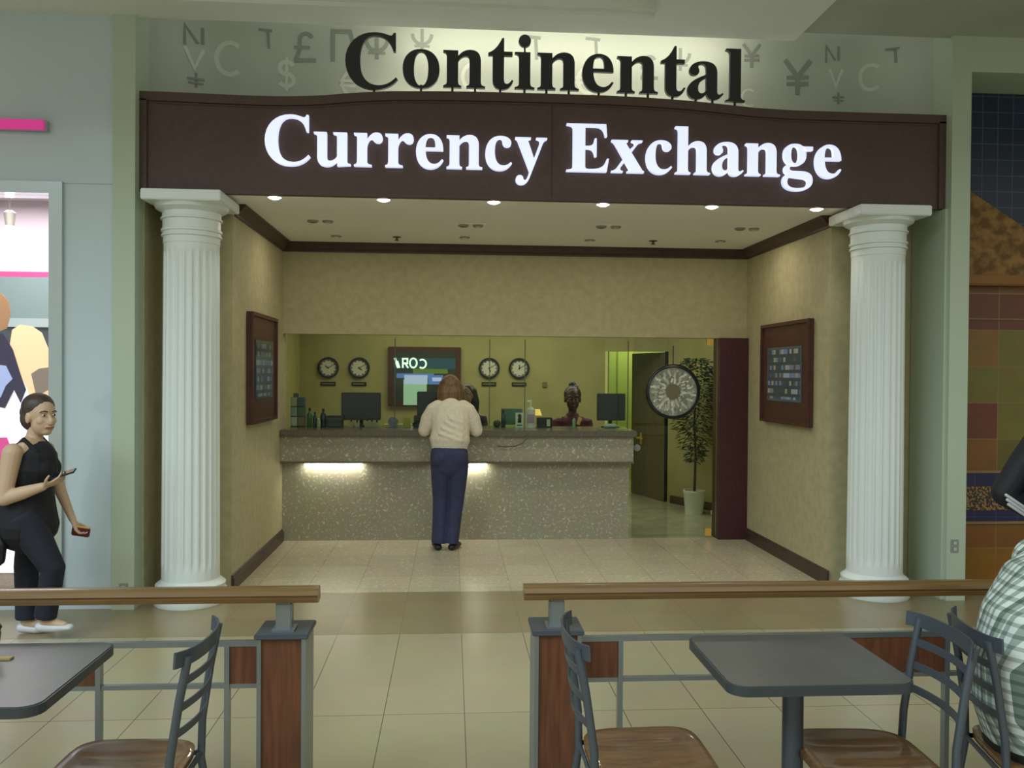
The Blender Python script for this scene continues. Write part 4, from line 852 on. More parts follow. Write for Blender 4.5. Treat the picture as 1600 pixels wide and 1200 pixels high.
# --- seated clerk in maroon with a bun
SK2 = mat('skin_dark', '#4e3226', .5)
def clerk(x, y, zt, F, skinm, topm, hairm, label, bun, s=1.0):
    bm = NB(); c = (x, y, zt); P, rot = head(bm, c, F, s)
    loft(bm, [(x, y, zt-.26), (x, y, zt-.16), (x, y, zt-.06)], [(.07, .05), (.047, .05), (.05, .05)])
    loft(bm, [(x, y+.03, .52), (x, y+.03, .75), (x, y+.01, 1.0), (x, y, zt-.24)], [(.15, .11), (.12, .09), (.15, .09), (.12, .07)])
    A = []
    for q in (-1, 1):
        sh = Vector((x+q*.165, y, zt-.255)); el = Vector((x+q*.21, y-.06, zt-.50)); wr = Vector((x+q*.10, y-.24, .985)); A.append((sh, el, wr))
        loft(bm, [sh, el], [.042, .034]); loft(bm, [el, wr], [.034, .022]); hand(bm, wr, (-q*.3, -1, 0), (0, 0, -1), .3, q, .95)
        loft(bm, [(x+q*.09, y+.03, .54), (x+q*.11, y-.22, .54), (x+q*.11, y-.24, .52)], [.075, .055, .052]); loft(bm, [(x+q*.11, y-.24, .50), (x+q*.11, y-.22, .10)], [.05, .034]); loft(bm, [(x+q*.11, y-.22, .06), (x+q*.11, y-.26, .04)], [.035, .03])
    o = remesh(bm, .007, skinm, 'person'); tag(o, label, 'person'); face_bits(P, rot, s, o, '#5a2a2a')
    bm = NB(); loft(bm, [(x, y+.03, .58), (x, y+.03, .78), (x, y+.01, 1.0), (x, y, zt-.25), (x, y, zt-.20)], [(.165, .125), (.14, .11), (.175, .11), (.155, .085), (.08, .06)])
    for sh, el, wr in A: loft(bm, [sh-Vector(((sh.x-x)*.3, 0, 0)), sh, el], [.055, .06, .05]); loft(bm, [el, (el+wr)/2], [.048, .042])
    remesh(bm, .009, topm, 'blouse', o, 4)
    bm = NB(); loft(bm, [(x, y+.03, .50), (x, y+.03, .64)], [(.17, .13), (.16, .12)])
    for q in (-1, 1): loft(bm, [(x+q*.09, y+.03, .54), (x+q*.11, y-.23, .54)], [.088, .068]); loft(bm, [(x+q*.11, y-.24, .52), (x+q*.11, y-.22, .10)], [.064, .052])
    remesh(bm, .01, mat('clerk_trousers', '#1c1c22', .8), 'trousers', o, 3)
    bm = NB(); ell(bm, P(0, -.028, .035), .085*s, .094*s, .086*s, rot=rot)
    if bun: ell(bm, P(0, -.05, .13), .042, .042, .036, rot=rot); ell(bm, P(-.03, -.02, .11), .03, .03, .02, rot=rot)
    else:
        for q in (-1, 0, 1): loft(bm, [P(q*.06, -.03, .04), P(q*.085, -.04, -.08), P(q*.09, -.04, -.22)], [.045, .045, .03])
    remesh(bm, .007, hairm, 'hair', o, 2)
    # office stool beneath
    st = thing('office_stool', 'dark office stool under the %s clerk' % ('maroon dressed' if bun else 'long haired'), 'stool', (x, y+.03, 0))
    bm = NB(); lathe(bm, [(.17, .40), (.19, .41), (.19, .44), (.17, .455)], seg=28); link('seat', bm, BLACK, st, True)
    bm = NB(); lathe(bm, [(.025, .05), (.025, .40)], seg=14); link('stem', bm, STEEL, st, True)
    bm = NB()
    for k in range(5): a = 2*PI*k/5+.3; loft(bm, [(0, 0, .07), (.22*math.cos(a), .22*math.sin(a), .035)], [.018, .014], seg=8)
    link('star_base', bm, BLACK, st, True)
    return o
HAIRB = noisy('black_hair', '#141216', '#1e1b1e', 30, .4, .4)
ck = clerk(1.345, 9.55, 1.385, (-.05, -1, -.05), SK2, noisy('maroon_cloth', '#5a2438', '#4c1c2e', 14, .8), HAIRB, 'person with dark hair in a bun and maroon top seated behind the counter', True, 1.16)
bm = NB(); loft(bm, [(1.345+.075, 9.47, 1.17), (1.345+.045, 9.435, 1.10)], [(.022, .006), (.020, .006)], side=(1, 0, 0)); link('lanyard_strap', bm, mat('strap_tan', '#b08a58', .6), ck, True)
clerk(.165, 9.50, 1.42, (-.3, -1, -.1), mat('skin_tan', '#9a7460', .5), mat('clerk_blouse', '#20222c', .8), HAIRB, 'person with long black hair behind the counter, mostly hidden by the customer', False)

# --- walking woman at left
SK3 = mat('skin_pale', '#c2a488', .55)
wx, wy = -2.60, 5.52
bm = NB(); hc = Vector((-2.53, wy-.01, 1.375)); P, rot = head(bm, hc, (.82, -.55, -.02), 1.08)
loft(bm, [(-2.58, wy, 1.18), (-2.57, wy, 1.25), (-2.545, wy, 1.33)], [(.06, .05), (.048, .046), (.047, .048)])
loft(bm, [(-2.60, wy, .78), (-2.60, wy, .92), (-2.585, wy, 1.06), (-2.59, wy, 1.18)], [(.12, .13), (.10, .115), (.105, .13), (.072, .135)])
ell(bm, (-2.505, wy-.05, 1.05), .045, .05, .05); ell(bm, (-2.505, wy+.05, 1.05), .045, .05, .05)
shn = Vector((-2.625, wy-.16, 1.155)); eln = Vector((-2.66, wy-.19, .885)); wrn = Vector((-2.44, wy-.18, .955))
loft(bm, [shn, (shn+eln)/2, eln], [.058, .050, .044]); loft(bm, [eln, (eln+wrn)/2, wrn], [.045, .040, .026]); hand(bm, wrn, (.9, .05, .33), (-.3, .3, .9), .35, 1, .95)
shf = Vector((-2.57, wy+.16, 1.15)); elf = Vector((-2.50, wy+.19, .88)); wrf = Vector((-2.41, wy+.16, .70))
loft(bm, [shf, elf], [.047, .036]); loft(bm, [elf, wrf], [.036, .022]); hand(bm, wrf, (.45, -.1, -.85), (.6, 0, .3), .6, -1, .95)
hipn = Vector((-2.60, wy-.085, .76)); hipf = Vector((-2.59, wy+.085, .76))
knf = Vector((-2.66, wy+.09, .42)); anf = Vector((-2.655, wy+.08, .07))          # planted leg
knn = Vector((-2.42, wy-.09, .44)); ann = Vector((-2.47, wy-.08, .12))          # leg swinging forward
for h_, k_, a_, tz in ((hipf, knf, anf, -.035), (hipn, knn, ann, -.03)):
    loft(bm, [h_, k_], [.085, .055]); loft(bm, [k_, k_*.6+a_*.4+Vector((-.015, 0, 0)), a_], [.052, .052, .033]); loft(bm, [a_, a_+Vector((.11, 0, tz))], [.033, .026])
wk = remesh(bm, .005, SK3, 'person'); tag(wk, 'person in black tank top and dark trousers walking right past the shop window', 'person')
face_bits(P, rot, 1.08, wk)
BT = noisy('black_cloth', '#14151c', '#101118', 20, .8)
bm = NB(); loft(bm, [(-2.615, wy, .70), (-2.61, wy, .80), (-2.595, wy, .95), (-2.575, wy, 1.05), (-2.572, wy, 1.10)], [(.178, .198), (.155, .178), (.124, .142), (.142, .160), (.128, .150)], side=(1, 0, 0))
ell(bm, (-2.505, wy-.05, 1.045), .068, .072, .075); ell(bm, (-2.505, wy+.05, 1.045), .068, .072, .075)
for q in (-1, 1): loft(bm, [(-2.485, wy+q*.075, 1.07), (-2.515, wy+q*.10, 1.16), (-2.585, wy+q*.11, 1.235), (-2.66, wy+q*.10, 1.18), (-2.69, wy+q*.07, 1.06)], [.016]*5, seg=8)
remesh(bm, .006, BT, 'tank_top', wk, 3)
bm = NB(); loft(bm, [(-2.61, wy, .69), (-2.61, wy, .80)], [(.155, .19), (.145, .175)], side=(1, 0, 0)); ell(bm, (-2.665, wy, .76), .10, .15, .10)
for h_, k_, a_ in ((hipf, knf, anf), (hipn, knn, ann)):
    loft(bm, [h_, (h_+k_)/2, k_, (k_+a_)/2, a_+Vector((0, 0, .02))], [.108, .092, .073, .066, .066], dome=False)
remesh(bm, .008, noisy('dark_navy_cloth', '#1a1c2c', '#141624', 16, .8), 'trousers', wk, 4)
for a_, tz in ((anf, -.045), (ann, -.04)):
    bm = NB(); loft(bm, [a_+Vector((-.03, 0, -.035)), a_+Vector((.06, 0, tz+.0)), a_+Vector((.15, 0, tz-.0))], [(.032, .030), (.036, .028), (.032, .018)], side=(0, 1, 0)); remesh(bm, .006, mat('sneaker_white', '#c9cbd0', .5), 'shoe', wk, 2)
bm = NB(); ell(bm, P(0, -.028, .045), .091, .102, .090, rot=rot); ell(bm, P(0, -.13, .01), .042, .05, .055, rot=rot); ell(bm, P(0, -.055, -.02), .088, .072, .085, rot=rot)
remesh(bm, .006, noisy('brown_hair', '#4a3a30', '#33271f', 25, .5, .4), 'hair', wk, 2)
ph = link('mobile_phone', B(-.07, .07, -.036, .036, -.005, .005, .004), mat('phone_case', '#2c3440', .3)); ph.location = (-2.325, wy-.165, 1.03); ph.rotation_euler = (.25, -.30, .1)
link('phone_screen', B(-.064, .064, -.032, .032, .005, .006), DKSCR, ph)
tag(ph, 'dark mobile phone held in the raised hand of the walking person', 'phone')
ww = link('wallet', B(-.055, .055, -.012, .012, -.03, .03, .006), mat('wallet_red', '#5c1f2a', .5)); ww.location = (-2.355, wy+.15, .625); ww.rotation_euler = (0, .15, 0)
link('zip', B(-.05, .05, -.013, .013, .026, .032), BRASS, ww); tag(ww, 'small red wallet held in the lowered hand of the walking person', 'wallet')
bg = thing('shoulder_bag', 'black shoulder bag hanging behind the walking person', 'bag', (-2.76, wy-.15, .60))
bm = NB(); loft(bm, [(0, 0, -.09), (0, 0, 0), (-.01, 0, .08)], [(.09, .05), (.10, .055), (.075, .04)]); remesh(bm, .008, BLACK, 'bag_body', bg, 2)
bm = NB(); loft(bm, [(-.05, 0, .06), (.02, -.03, .28), (.11, -.03, .55), (.15, .02, .595), (.14, .10, .5)], [(.014, .004)]*5, seg=8); link('bag_strap', bm, BLACK, bg, True)

# --- person in dark jacket at the right edge, beyond the railing
bm = NB(); px, py = 3.45, 4.60
P, rot = head(bm, (px+.02, py, 1.60), (.9, -.2, 0), 1.03)
loft(bm, [(px, py, 1.36), (px, py, 1.44), (px+.01, py, 1.53)], [(.07, .06), (.055, .055), (.052, .052)])
loft(bm, [(px, py, .90), (px, py, 1.10), (px, py, 1.28), (px, py, 1.40)], [(.12, .15), (.11, .14), (.12, .17), (.08, .14)])
for q in (-1, 1):
    sh = Vector((px-.01, py+q*.19, 1.34)); el = Vector((px-.21, py+q*.25, .975)); wr = Vector((px+.03, py+q*.21, .82))
    loft(bm, [sh, el], [.05, .04]); loft(bm, [el, wr], [.04, .026]); hand(bm, wr, (1, -q*.2, -.2), (0, -q, -.3), .4, q)
    hp = Vector((px, py+q*.09, .88)); kn = Vector((px+q*.12, py+q*.09, .48)); an = Vector((px+q*.16-.06, py+q*.09, .09+.01*q))
    loft(bm, [hp, kn], [.085, .055]); loft(bm, [kn, an], [.052, .036]); loft(bm, [an, an+Vector((.12, 0, -.045))], [.035, .028])
mn = remesh(bm, .007, SK1, 'person'); tag(mn, 'person in black jacket with white striped sleeve cut by the right picture edge', 'person'); face_bits(P, rot, 1.03, mn)
JB = noisy('black_jacket', '#15171c', '#1b1d22', 12, .7)
bm = NB(); loft(bm, [(px, py, .86), (px, py, 1.10), (px, py, 1.28), (px, py, 1.42)], [(.15, .185), (.14, .175), (.15, .20), (.09, .13)])
for q in (-1, 1):
    sh = Vector((px-.01, py+q*.18, 1.33)); el = Vector((px-.20, py+q*.25, .975)); wr = Vector((px+.03, py+q*.21, .82)); loft(bm, [sh, (sh+el)/2, el], [.085, .088, .078]); loft(bm, [el, el*.15+wr*.85], [.078, .056])
remesh(bm, .009, JB, 'jacket', mn, 4)
for k in range(6):
    q = -1 if k < 3 else 1; k3 = k % 3; bm = NB(); a = Vector((px-.245+.012*k3, py+q*.25-.076+.006*k3, .972-.028*k3)); loft(bm, [a, a+Vector((.19, .03 if q < 0 else -.03, -.13))], [(.009, .010)]*2, side=(.5, 0, 1), seg=8); link('sleeve_stripe', bm, mat('stripe_white', '#c9cdd0', .6), mn, True)
bm = NB(); loft(bm, [(px, py, .84), (px, py, .96)], [(.15, .17), (.14, .165)])
for q in (-1, 1):
    hp = Vector((px, py+q*.09, .86)); kn = Vector((px+q*.12, py+q*.09, .48)); an = Vector((px+q*.16-.06, py+q*.09, .10+.01*q)); loft(bm, [hp, kn, an], [.105, .078, .068], dome=False)
remesh(bm, .009, noisy('dark_denim', '#20283c', '#1a2132', 14, .8), 'jeans', mn, 3)
for q in (-1, 1): bm = NB(); an = Vector((px+q*.16-.08, py+q*.09, .05)); loft(bm, [an, an+Vector((.17, 0, -.01))], [(.036, .036), (.036, .025)], side=(0, 1, 0)); remesh(bm, .007, BLACK, 'shoe', mn, 2)
bm = NB(); ell(bm, P(0, -.025, .035), .086, .098, .088, rot=rot); remesh(bm, .007, HAIRB, 'hair', mn, 2)

# --- seated diner in a plaid shirt at the right edge
def plaid():
    m = mat('plaid_cloth', '#b4bcb2', .85); tc = N(m, 'ShaderNodeTexCoord'); sp = N(m, 'ShaderNodeSeparateXYZ'); K(m, tc.outputs['Object'], sp.inputs[0])
    prev = None
    ad = N(m, 'ShaderNodeMath'); ad.operation = 'ADD'; K(m, sp.outputs['X'], ad.inputs[0]); K(m, sp.outputs['Y'], ad.inputs[1])
    out = None
    for src, fr, col, wd in ((ad.outputs[0], 30, '#b4c0bc', .55), (sp.outputs['Z'], 30, '#c3cac4', .62), (ad.outputs[0], 10, '#c0c6bc', .72)):
        mu = N(m, 'ShaderNodeMath'); mu.operation = 'MULTIPLY'; mu.inputs[1].default_value = fr; K(m, src, mu.inputs[0])
        fr_ = N(m, 'ShaderNodeMath'); fr_.operation = 'FRACT'; K(m, mu.outputs[0], fr_.inputs[0])
        gt = N(m, 'ShaderNodeMath'); gt.operation = 'GREATER_THAN'; gt.inputs[1].default_value = wd; K(m, fr_.outputs[0], gt.inputs[0])
        mx = N(m, 'ShaderNodeMix'); mx.data_type = 'RGBA'; mx.blend_type = 'MULTIPLY'; K(m, gt.outputs[0], mx.inputs[0])
        if out is None: mx.inputs[6].default_value = lin('#cdd2ca')
        else: K(m, out, mx.inputs[6])
        mx.inputs[7].default_value = lin(col); out = mx.outputs[2]
    K(m, out, BS(m).inputs['Base Color']); return m
qx, qy = 1.86, 2.60
bm = NB(); P, rot = head(bm, (qx+.28, qy, 1.34), (1, .05, -.2), 1.05)
loft(bm, [(qx+.16, qy, 1.08), (qx+.21, qy, 1.17), (qx+.25, qy, 1.27)], [.065, .056, .055])
loft(bm, [(qx, qy, .53), (qx-.01, qy, .70), (qx+.04, qy, .90), (qx+.13, qy, 1.08)], [(.12, .17), (.12, .16), (.12, .18), (.08, .16)])
for q in (-1, 1):
    sh = Vector((qx+.14, qy+q*.19, 1.04)); el = Vector((qx+.30, qy+q*.24, .80)); wr = Vector((qx+.52, qy+q*.14, .80))
    loft(bm, [sh, el], [.052, .04]); loft(bm, [el, wr], [.04, .027]); hand(bm, wr, (1, -q*.2, 0), (0, 0, -1), .4, q)
    hp = Vector((qx+.02, qy+q*.10, .55)); kn = Vector((qx+.45, qy+q*.13, .55)); an = Vector((qx+.46, qy+q*.13, .09))
    loft(bm, [hp, kn], [.09, .06]); loft(bm, [kn, an], [.058, .038]); loft(bm, [an, an+Vector((.12, 0, -.045))], [.037, .03])
dn = remesh(bm, .007, SK1, 'person'); tag(dn, 'person in pale plaid shirt seated at the right edge, back to the tables', 'person'); face_bits(P, rot, 1.05, dn)
bm = NB(); loft(bm, [(qx+.005, qy, .53), (qx-.01, qy, .62), (qx-.02, qy, .74), (qx+.01, qy, .86), (qx+.07, qy, .98), (qx+.15, qy, 1.09)], [(.155, .20), (.17, .21), (.165, .205), (.165, .21), (.15, .21), (.10, .14)])
for q in (-1, 1):
    sh = Vector((qx+.13, qy+q*.185, 1.03)); el = Vector((qx+.30, qy+q*.24, .80)); loft(bm, [sh, el], [.085, .07]); loft(bm, [el, el*.6+Vector((qx+.52, qy+q*.14, .80))*.4], [.068, .06])
remesh(bm, .009, plaid(), 'shirt', dn, 4)
bm = NB(); loft(bm, [(qx+.01, qy, .50), (qx, qy, .58)], [(.155, .20), (.15, .195)])
for q in (-1, 1): loft(bm, [(qx+.02, qy+q*.10, .55), (qx+.46, qy+q*.13, .55)], [.105, .085]); loft(bm, [(qx+.46, qy+q*.13, .54), (qx+.46, qy+q*.13, .10)], [.082, .068], dome=False)
remesh(bm, .010, mat('black_trousers', '#15171a', .8), 'trousers', dn, 3)
for q in (-1, 1): bm = NB(); loft(bm, [(qx+.43, qy+q*.13, .045), (qx+.62, qy+q*.13, .035)], [(.04, .038), (.038, .028)], side=(0, 1, 0)); remesh(bm, .008, BLACK, 'shoe', dn, 2)
bm = NB(); ell(bm, P(0, -.025, .035), .086, .098, .088, rot=rot); remesh(bm, .007, HAIRB, 'hair', dn, 2)

# ------------------------------------------------------------------ railings
def railing(name, x_end, x_far, sgn, label, panels, uprights):
    """x_end: end by the gap; x_far: far end; sgn: direction from the gap outwards"""
    t = thing('railing', label, 'railing', (x_end, 3.15, 0), 'wood topped railings')
    def bb(a, b, y0, y1, z0, z1, bev=0): a, b = sorted((a-x_end, b-x_end)); return B(a, b, y0-3.15, y1-3.15, z0, z1, bev)
    # grooved handrail
    prof = [(-.036, -.020), (-.040, -.004), (-.034, -.002), (-.034, .003), (-.040, .006), (-.034, .022), (-.015, .030), (.015, .030), (.034, .022), (.040, .0), (.034, -.020), (.0, -.027)]
    bm = NB(); a, b = 0, x_far-x_end
    A = [bm.verts.new((a, y, .848+z)) for y, z in prof]; C = [bm.verts.new((b, y, .848+z)) for y, z in prof]; n = len(prof)
    bm.faces.new(A); bm.faces.new(C[::-1])
    for k in range(n): bm.faces.new((A[k], A[(k+1) % n], C[(k+1) % n], C[k]))
    link('handrail', bm, RAILW, t, True)
    p0, p1 = x_end+sgn*.040, x_end+sgn*.205
    post = link('post', bb(p0, p1, 3.10, 3.26, 0, .705), POSTW, t)
    for e in ((p0-sgn*.003, p0+sgn*.012), (p1-sgn*.012, p1+sgn*.003)): link('corner_trim', bb(e[0], e[1], 3.092, 3.268, 0, .705), STEEL, post)
    link('post_cap', bb(p0-sgn*.012, p1+sgn*.012, 3.085, 3.275, .705, .722, .003), METAL, post)
    c = (p0+p1)/2-x_end; bm = B(c-.028, c+.028, -.02, .03, .722, .822, .004); box(bm, c-.04, c+.04, -.035, .045, .722, .730); link('bracket', bm, STEEL, t)
    for z0, z1 in ((.652, .672), (.500, .516)): link('horizontal_bar', bb(p1, x_far, 3.185, 3.205, z0, z1), STEEL, t)
    for x in uprights: link('upright', bb(x-.009, x+.009, 3.18, 3.21, 0, .655), STEEL, t)
    for a, b in panels: link('wood_panel', bb(a, b, 3.187, 3.203, .516, .652), POSTW, t)
    return t
railing('railing', -.474, -3.2, -1, 'wood topped railing left of the gap, behind the left table', [(-.69, -.80), (-1.27, -1.75)], [-.808, -1.262, -1.76, -2.3, -2.8])
railing('railing', .268, 3.6, 1, 'wood topped railing right of the gap, behind the right table', [(.48, .632), (1.38, 1.90)], [.638, 1.91, 2.4, 2.9])

# ------------------------------------------------------------------ cafe tables and chairs
def table(x0, x1, y0, y1, label):
    cx, cy = (x0+x1)/2, (y0+y1)/2; w, d = (x1-x0)/2, (y1-y0)/2
    t = thing('cafe_table', label, 'table', (cx, cy, 0), 'cafe tables')
    top = link('tabletop', zprism(NB(), roundrect(-w+.006, w-.006, -d+.006, d-.006, .05, 8), .722, .7505), LAM, t)
    bm = NB(); zprism(bm, roundrect(-w, w, -d, d, .055, 8), .720, .748); link('edge_band', bm, LAME, top)
    bm = NB(); lathe(bm, [(.033, .03), (.033, .70), (.05, .705), (.05, .718)], seg=28); link('pedestal', bm, METAL, t, True)
    bm = NB(); box(bm, -.16, .16, -.035, .035, .706, .72); box(bm, -.035, .035, -.16, .16, .706, .72); link('support_plate', bm, METAL, t)
    for k in range(4):
        a = PI/2*k+PI/4; bm = NB(); loft(bm, [(.02*math.cos(a), .02*math.sin(a), .05), (.26*math.cos(a), .26*math.sin(a), .022)], [(.028, .022), (.02, .014)], side=(0, 0, 1)); link('foot', bm, METAL, t, True)
    return t
table(.812, 1.378, 2.43, 2.925, 'square dark grey cafe table on a single pedestal at the right')
table(-1.72, -1.10, 2.375, 2.945, 'square dark grey cafe table at the left picture edge')
def chair(loc, rz, label):
    """faces +X locally; origin under the seat"""
    t = thing('cafe_chair', label, 'chair', loc, 'ladder back cafe chairs', rz)
    def arc_bar(z, h, xo, bow, half, th, flare=0):
        bm = NB(); n = 14; rows = []
        for k in range(n+1):
            s = -1+2*k/n; x = xo-bow*(1-s*s)+flare*abs(s)**6; y = s*half; hh = h*(1+.25*flare*8*abs(s)**6)
            rows.append([bm.verts.new(q) for q in ((x-th/2, y, z-hh/2), (x+th/2, y, z-hh/2), (x+th/2-.003, y, z+hh/2), (x-th/2-.003, y, z+hh/2))])
        for A, C in zip(rows, rows[1:]):
            for k in range(4): bm.faces.new((A[k], A[(k+1) % 4], C[(k+1) % 4], C[k]))
        bm.faces.new(rows[0]); bm.faces.new(rows[-1][::-1]); return bm
    for s in (-1, 1):
        bm = NB(); loft(bm, [(-.27, s*.185, .0), (-.225, s*.172, .22), (-.195, s*.165, .42), (-.20, s*.16, .55), (-.225, s*.158, .72), (-.250, s*.158, .85)], [.0125]*6, seg=12, dome=False); link('rear_leg', bm, METAL, t, True)
        bm = NB(); loft(bm, [(.20, s*.18, 0), (.165, s*.165, .25), (.15, s*.155, .435)], [.0125]*3, seg=12, dome=False); link('front_leg', bm, METAL, t, True)
    link('crest_rail', arc_bar(.845, .045, -.240, .030, .190, .006, .02), METAL, t, True)
    for z, xo in ((.775, -.232), (.700, -.222), (.625, -.212)): link('slat', arc_bar(z, .024, xo, .028, .160, .005), METAL, t, True)
    bm = NB(); loft(bm, [(-.195, -.165, .436), (.15, -.155, .436), (.15, .155, .436), (-.195, .165, .436), (-.195, -.165, .436)], [.009]*5, seg=8, dome=False)
    link('seat_frame', bm, METAL, t, True)
    bm = NB(); loft(bm, [(.172, -.168, .20), (.172, .168, .20)], [.007]*2, seg=8); link('stretcher', bm, METAL, t, True)
    # saddle seat: rings of a rounded outline, dished, with two shallow long grooves
    bm = NB(); nr, ns = 12, 56
    def outl(k):
        a = 2*PI*k/ns; ca, sa = math.cos(a), math.sin(a); p = .42
        x = math.copysign(abs(ca)**p, ca)*.192; y = math.copysign(abs(sa)**p, sa)*.207*(1+.07*ca)
        return x, y
    def zt(x, y, q):
        g = math.exp(-((y-.075)/.03)**2)+math.exp(-((y+.075)/.03)**2)
        return .478-.010*(1-q**4)-.006*g*(1-q**6)-.012*max(0, q-.9)/.1
    rings = []
    for i in range(1, nr+1):
        q = i/nr; rings.append([bm.verts.new((outl(k)[0]*q, outl(k)[1]*q, zt(outl(k)[0]*q, outl(k)[1]*q, q))) for k in range(ns)])
    cen = bm.verts.new((0, 0, .468))
    for k in range(ns): bm.faces.new((cen, rings[0][k], rings[0][(k+1) % ns]))
    low = [bm.verts.new((outl(k)[0]*.99, outl(k)[1]*.99, .446)) for k in range(ns)]; rings.append(low)
    for A, C in zip(rings, rings[1:]):
        for k in range(ns): bm.faces.new((A[k], A[(k+1) % ns], C[(k+1) % ns], C[k]))
    bm.faces.new(low[::-1]); link('seat', bm, SEATW, t, True)
    return t
c0 = chair((-.985, 2.635, 0), PI, 'wooden seat cafe chair with grey ladder back, beside the left table')
dup(c0, (.622, 2.645, 0), 0, 'wooden seat cafe chair left of the right table, near the railing post')
dup(c0, (1.298, 2.60, 0), math.radians(178), 'wooden seat cafe chair at the right side of the right table')
dup(c0, (1.905, 2.60, 0), math.radians(-12), 'wooden seat cafe chair holding the person in the plaid shirt')
# snack on the left table
t = thing('snack_cup', 'small yellow and green cup at the far left edge of the left table', 'cup', (-1.445, 2.80, .7505))
bm = NB(); lathe(bm, [(.028, 0), (.036, .085), (.038, .09), (.034, .088)], seg=24); link('cup_body', bm, mat('cup_yellow', '#7c7a2c', .5), t, True)
bm = NB(); lathe(bm, [(.0335, .045), (.037, .075), (.0365, .076)], seg=24); link('green_band', bm, mat('cup_green', '#3c5230', .5), t, True)
bm = NB(); lathe(bm, [(.039, .09), (.036, .100), (.012, .102)], seg=24); link('lid', bm, mat('lid_dark', '#252a26', .5), t, True)
bm = NB(); box(bm, -1.445, -1.36, 2.765, 2.79, .7505, .757, 0, .001); tag(link('wooden_stick', bm, mat('stick_wood', '#9a8450', .6)), 'flat wooden stirring stick lying beside the yellow cup', 'stick')

# ------------------------------------------------------------------ left shop front
bm = B(-2.672, -2.335, 6.15, 6.30, 0, 4.10); box(bm, -9, -2.672, 6.15, 6.30, 2.94, 4.10); box(bm, -9, -2.672, 6.15, 6.30, 0, .10)
struct('wall_left_shop', bm, GLOSSW)
struct('trim_8', B(-2.67, -2.337, 6.148, 6.151, 2.938, 2.942), DULL, 'thin panel seam on the glossy white wall')
bm = NB(); box(bm, -2.76, -2.672, 6.12, 6.32, .10, 2.945); box(bm, -9, -2.76, 6.12, 6.32, 2.865, 2.945)
struct('window_1', bm, mat('frame_silver', '#c3cfd0', .15, .75), 'polished silver frame of the left shop window')
g = link('shop_window_glass', B(-9, -2.76, 6.20, 6.212, .10, 2.865), glassmat('shop_glass', (.98, .98, .98))); g['kind'] = 'structure'; g.name = 'window_2'
bm = B(-9, -2.4, 8.2, 8.3, 0, 3.6); box(bm, -2.45, -2.34, 6.30, 8.3, 0, 3.6); struct('wall_shop_interior', bm, mat('shop_interior', '#cfc5c9', .7))
struct('ceiling', B(-9, -2.45, 6.30, 8.3, 3.2, 3.3), mat('shop_ceiling', '#cdc5c8', .7), 'ceiling inside the left shop')
area('shop_room_light', (-4.0, 7.4, 3.15), (-4.0, 7.4, 0), 2.0, .8, 60, (1, .95, 1))
t = thing('shop_display_band', 'pink and grey green banded display header inside the left shop window', 'display', (-3.6, 7.2, 1.80))
link('pink_strip', B(-1.5, .76, 0, .05, .60, .645), emi('pink_line', '#b8487c', .5), t)
link('teal_band', B(-1.5, .76, .0, .06, .27, .60), mat('teal_band', '#7d9590', .6), t)
link('pale_band', B(-1.5, .76, .0, .06, .20, .27), mat('pale_band', '#a9bcb8', .6), t)
link('dark_band', B(-1.5, .76, .02, .08, -1.7, .20), mat('dark_band', '#3d4a50', .6), t)
# lit poster
pt = thing('lit_poster', 'bright backlit poster of a summer outfit standing in the left shop window', 'poster', (-3.35, 6.75, .12))
link('light_box', B(-.80, .335, 0, .08, 0, 1.50, .004), mat('poster_white', '#eceaf2', .5, emit='#eceaf2', es=.95), pt)
def piece(pts, y, m, name):
    prism(b_ := NB(), [(-.05+.00476*px_, 1.53-(py_-583)*.005) for px_, py_ in pts], y, y+.006); link(name, b_, m, pt)
pc = lambda n, c, s_: emi(n, c, s_)
piece([(20, 522), (32, 514), (50, 516), (65, 526), (76, 552), (81, 590), (78, 622), (70, 650), (52, 655), (44, 612), (30, 585), (14, 560)], -.008, pc('print_skin', '#efc79a', .8), 'printed_shoulder')
piece([(-20, 462), (4, 468), (14, 478), (18, 498), (12, 520), (-20, 532)], -.010, pc('print_hair', '#9a7450', .6), 'printed_hair')
piece([(-30, 522), (8, 528), (22, 552), (34, 590), (42, 612), (34, 632), (24, 612), (10, 640), (-30, 632)], -.018, pc('print_dark', '#2c2742', .5), 'printed_dress')
piece([(-30, 572), (12, 576), (22, 596), (12, 606), (4, 624), (-30, 612)], -.026, pc('print_blue', '#9aaad0', .7), 'printed_sash')
piece([(50, 588), (62, 580), (76, 578), (80, 610), (58, 622)], -.018, pc('print_grey', '#7f7466', .6), 'printed_sleeve')
piece([(-30, 686), (12, 684), (22, 708), (14, 738), (-2, 746), (-30, 742)], -.010, pc('print_magenta', '#d0438c', .7), 'printed_magenta_patch')
piece([(-30, 768), (10, 772), (19, 798), (12, 826), (-4, 834), (-30, 830)], -.010, pc('print_lime', '#b6c23a', .7), 'printed_lime_patch')
t = thing('pink_sign_bar', 'bright pink sign bar on the white panel above the left shop window', 'sign', (-2.78, 6.15, 3.32))
link('bar_face', B(-2.5, 0, -.07, -.045, -.033, .033), mat('pink_face', '#d83a92', .4, emit='#d83a92', es=.45), t); link('bar_return', B(-2.5, .012, -.045, 0, -.036, .036), mat('bar_return', '#a8a8b0', .4), t)
t = thing('shop_spotlight', 'small bright spotlight inside the left shop window', 'lamp', (-3.40, 6.9, 2.74))
bm = NB(); lathe(bm, [(.03, .02), (.045, .12), (.02, .14)], seg=16); link('housing', bm, DULL, t, True); bm = NB(); ell(bm, (0, 0, .012), .03, .03, .02); link('bulb', bm, SPOTW, t, True); bm = NB(); tube(bm, [(0, 0, .13), (0, 0, .46)], .006); link('stem', bm, DULL, t)
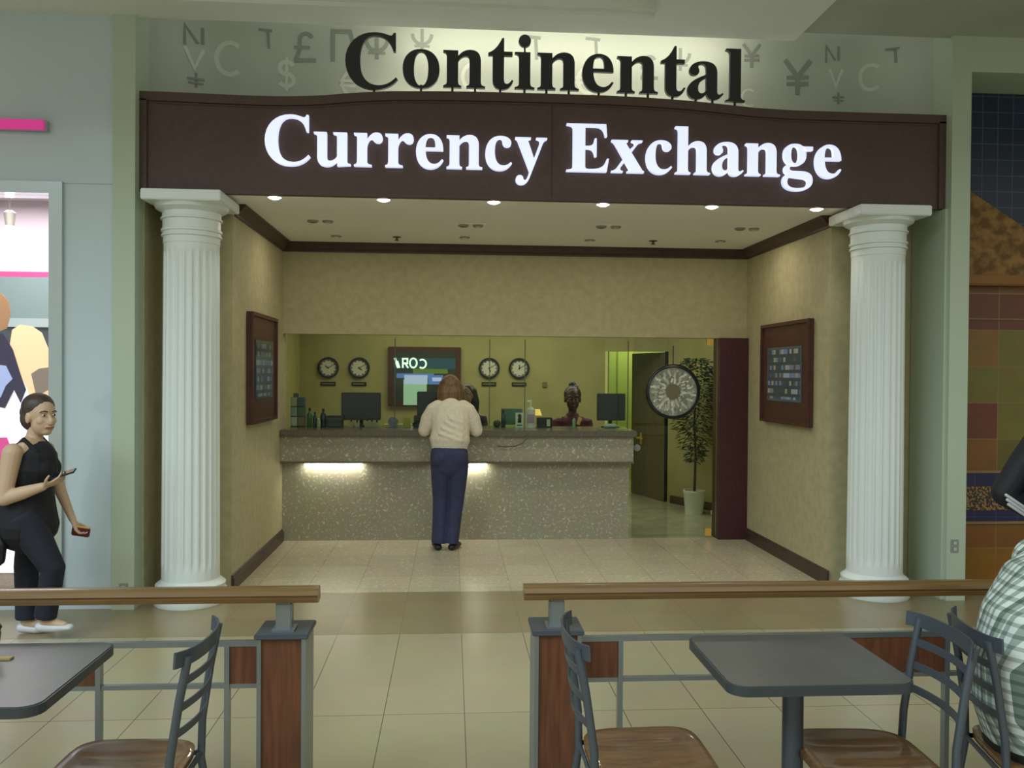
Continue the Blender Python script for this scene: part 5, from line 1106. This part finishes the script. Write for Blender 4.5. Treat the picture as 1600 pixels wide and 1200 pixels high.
def outlet(x, y, z, label):
    t = thing('wall_outlet', label, 'outlet', (x, y, z), 'wall outlets'); link('cover_plate', B(-.03, .03, -.006, 0, -.048, .048, .002), mat('outlet_grey', '#8d938c', .5), t)
    for s in (-1, 1): link('socket', B(-.014, .014, -.009, -.006, s*.022-.014, s*.022+.014, .002), PILASTER, t)
outlet(-2.255, 6.12, .135, 'small grey outlet low on the left pilaster'); outlet(3.715, 6.12, .405, 'small grey outlet on the right pilaster above the railing')

# ------------------------------------------------------------------ right shop front
struct('wall_right_shop', B(3.80, 11, 6.12, 6.75, 3.90, 4.9), PILASTER)
OCH = noisy('ochre_crackle', '#96703a', '#684a22', 11, .7, .4, lo=.42, hi=.58)
struct('wall_right_shop_tiles', B(3.80, 11, 6.60, 6.75, 0, 3.90), palette_tiles('autumn_tiles', ['#8a5a1e', '#7e7426', '#75401e', '#96681e', '#6c6422'], .29, '#84683a'))
t = thing('tiled_facade', 'blue tiled and ochre stone facade of the shop at the right', 'facade', (3.80, 6.6, 0))
link('blue_tile_field', B(0, 6, -.03, -.0, 2.46, 3.895), tiled('blue_tile', '#1e2f48', '#1a2a42', '#43536a', .125, (0, 0, 0), .004, .25, plane='xz'), t)
bm = NB(); prism(bm, [(0, 2.46), (0, 3.20), (.16, 3.16), (.75, 2.80), (1.3, 2.46)], -.09, -.03); link('ochre_gable', bm, OCH, t)
link('orange_beam', B(0, 6, -.12, -.0, 2.375, 2.46, .01), mat('beam_orange', '#8a5c1e', .5), t)
link('grout_ledge', B(0, 6, -.012, 0, 2.11, 2.125), mat('ledge_tan', '#7d6444', .6), t)
link('navy_tile_band', B(0, 6, -.012, 0, .50, .90), tiled('navy_tile', '#23204e', '#1e1b46', '#3a3560', .18, (0, 0, 0), .004, .25, plane='xz'), t)
link('mosaic_strip', B(0, 6, -.02, -.012, .595, .785), noisy('mosaic', '#9a7440', '#2f2a2c', 55, .5, lo=.45, hi=.5, detail=1), t)
for z in (.495, .902): link('tan_liner', B(0, 6, -.018, 0, z-.01, z+.01), mat('liner_tan', '#8a6c4c', .6), t)
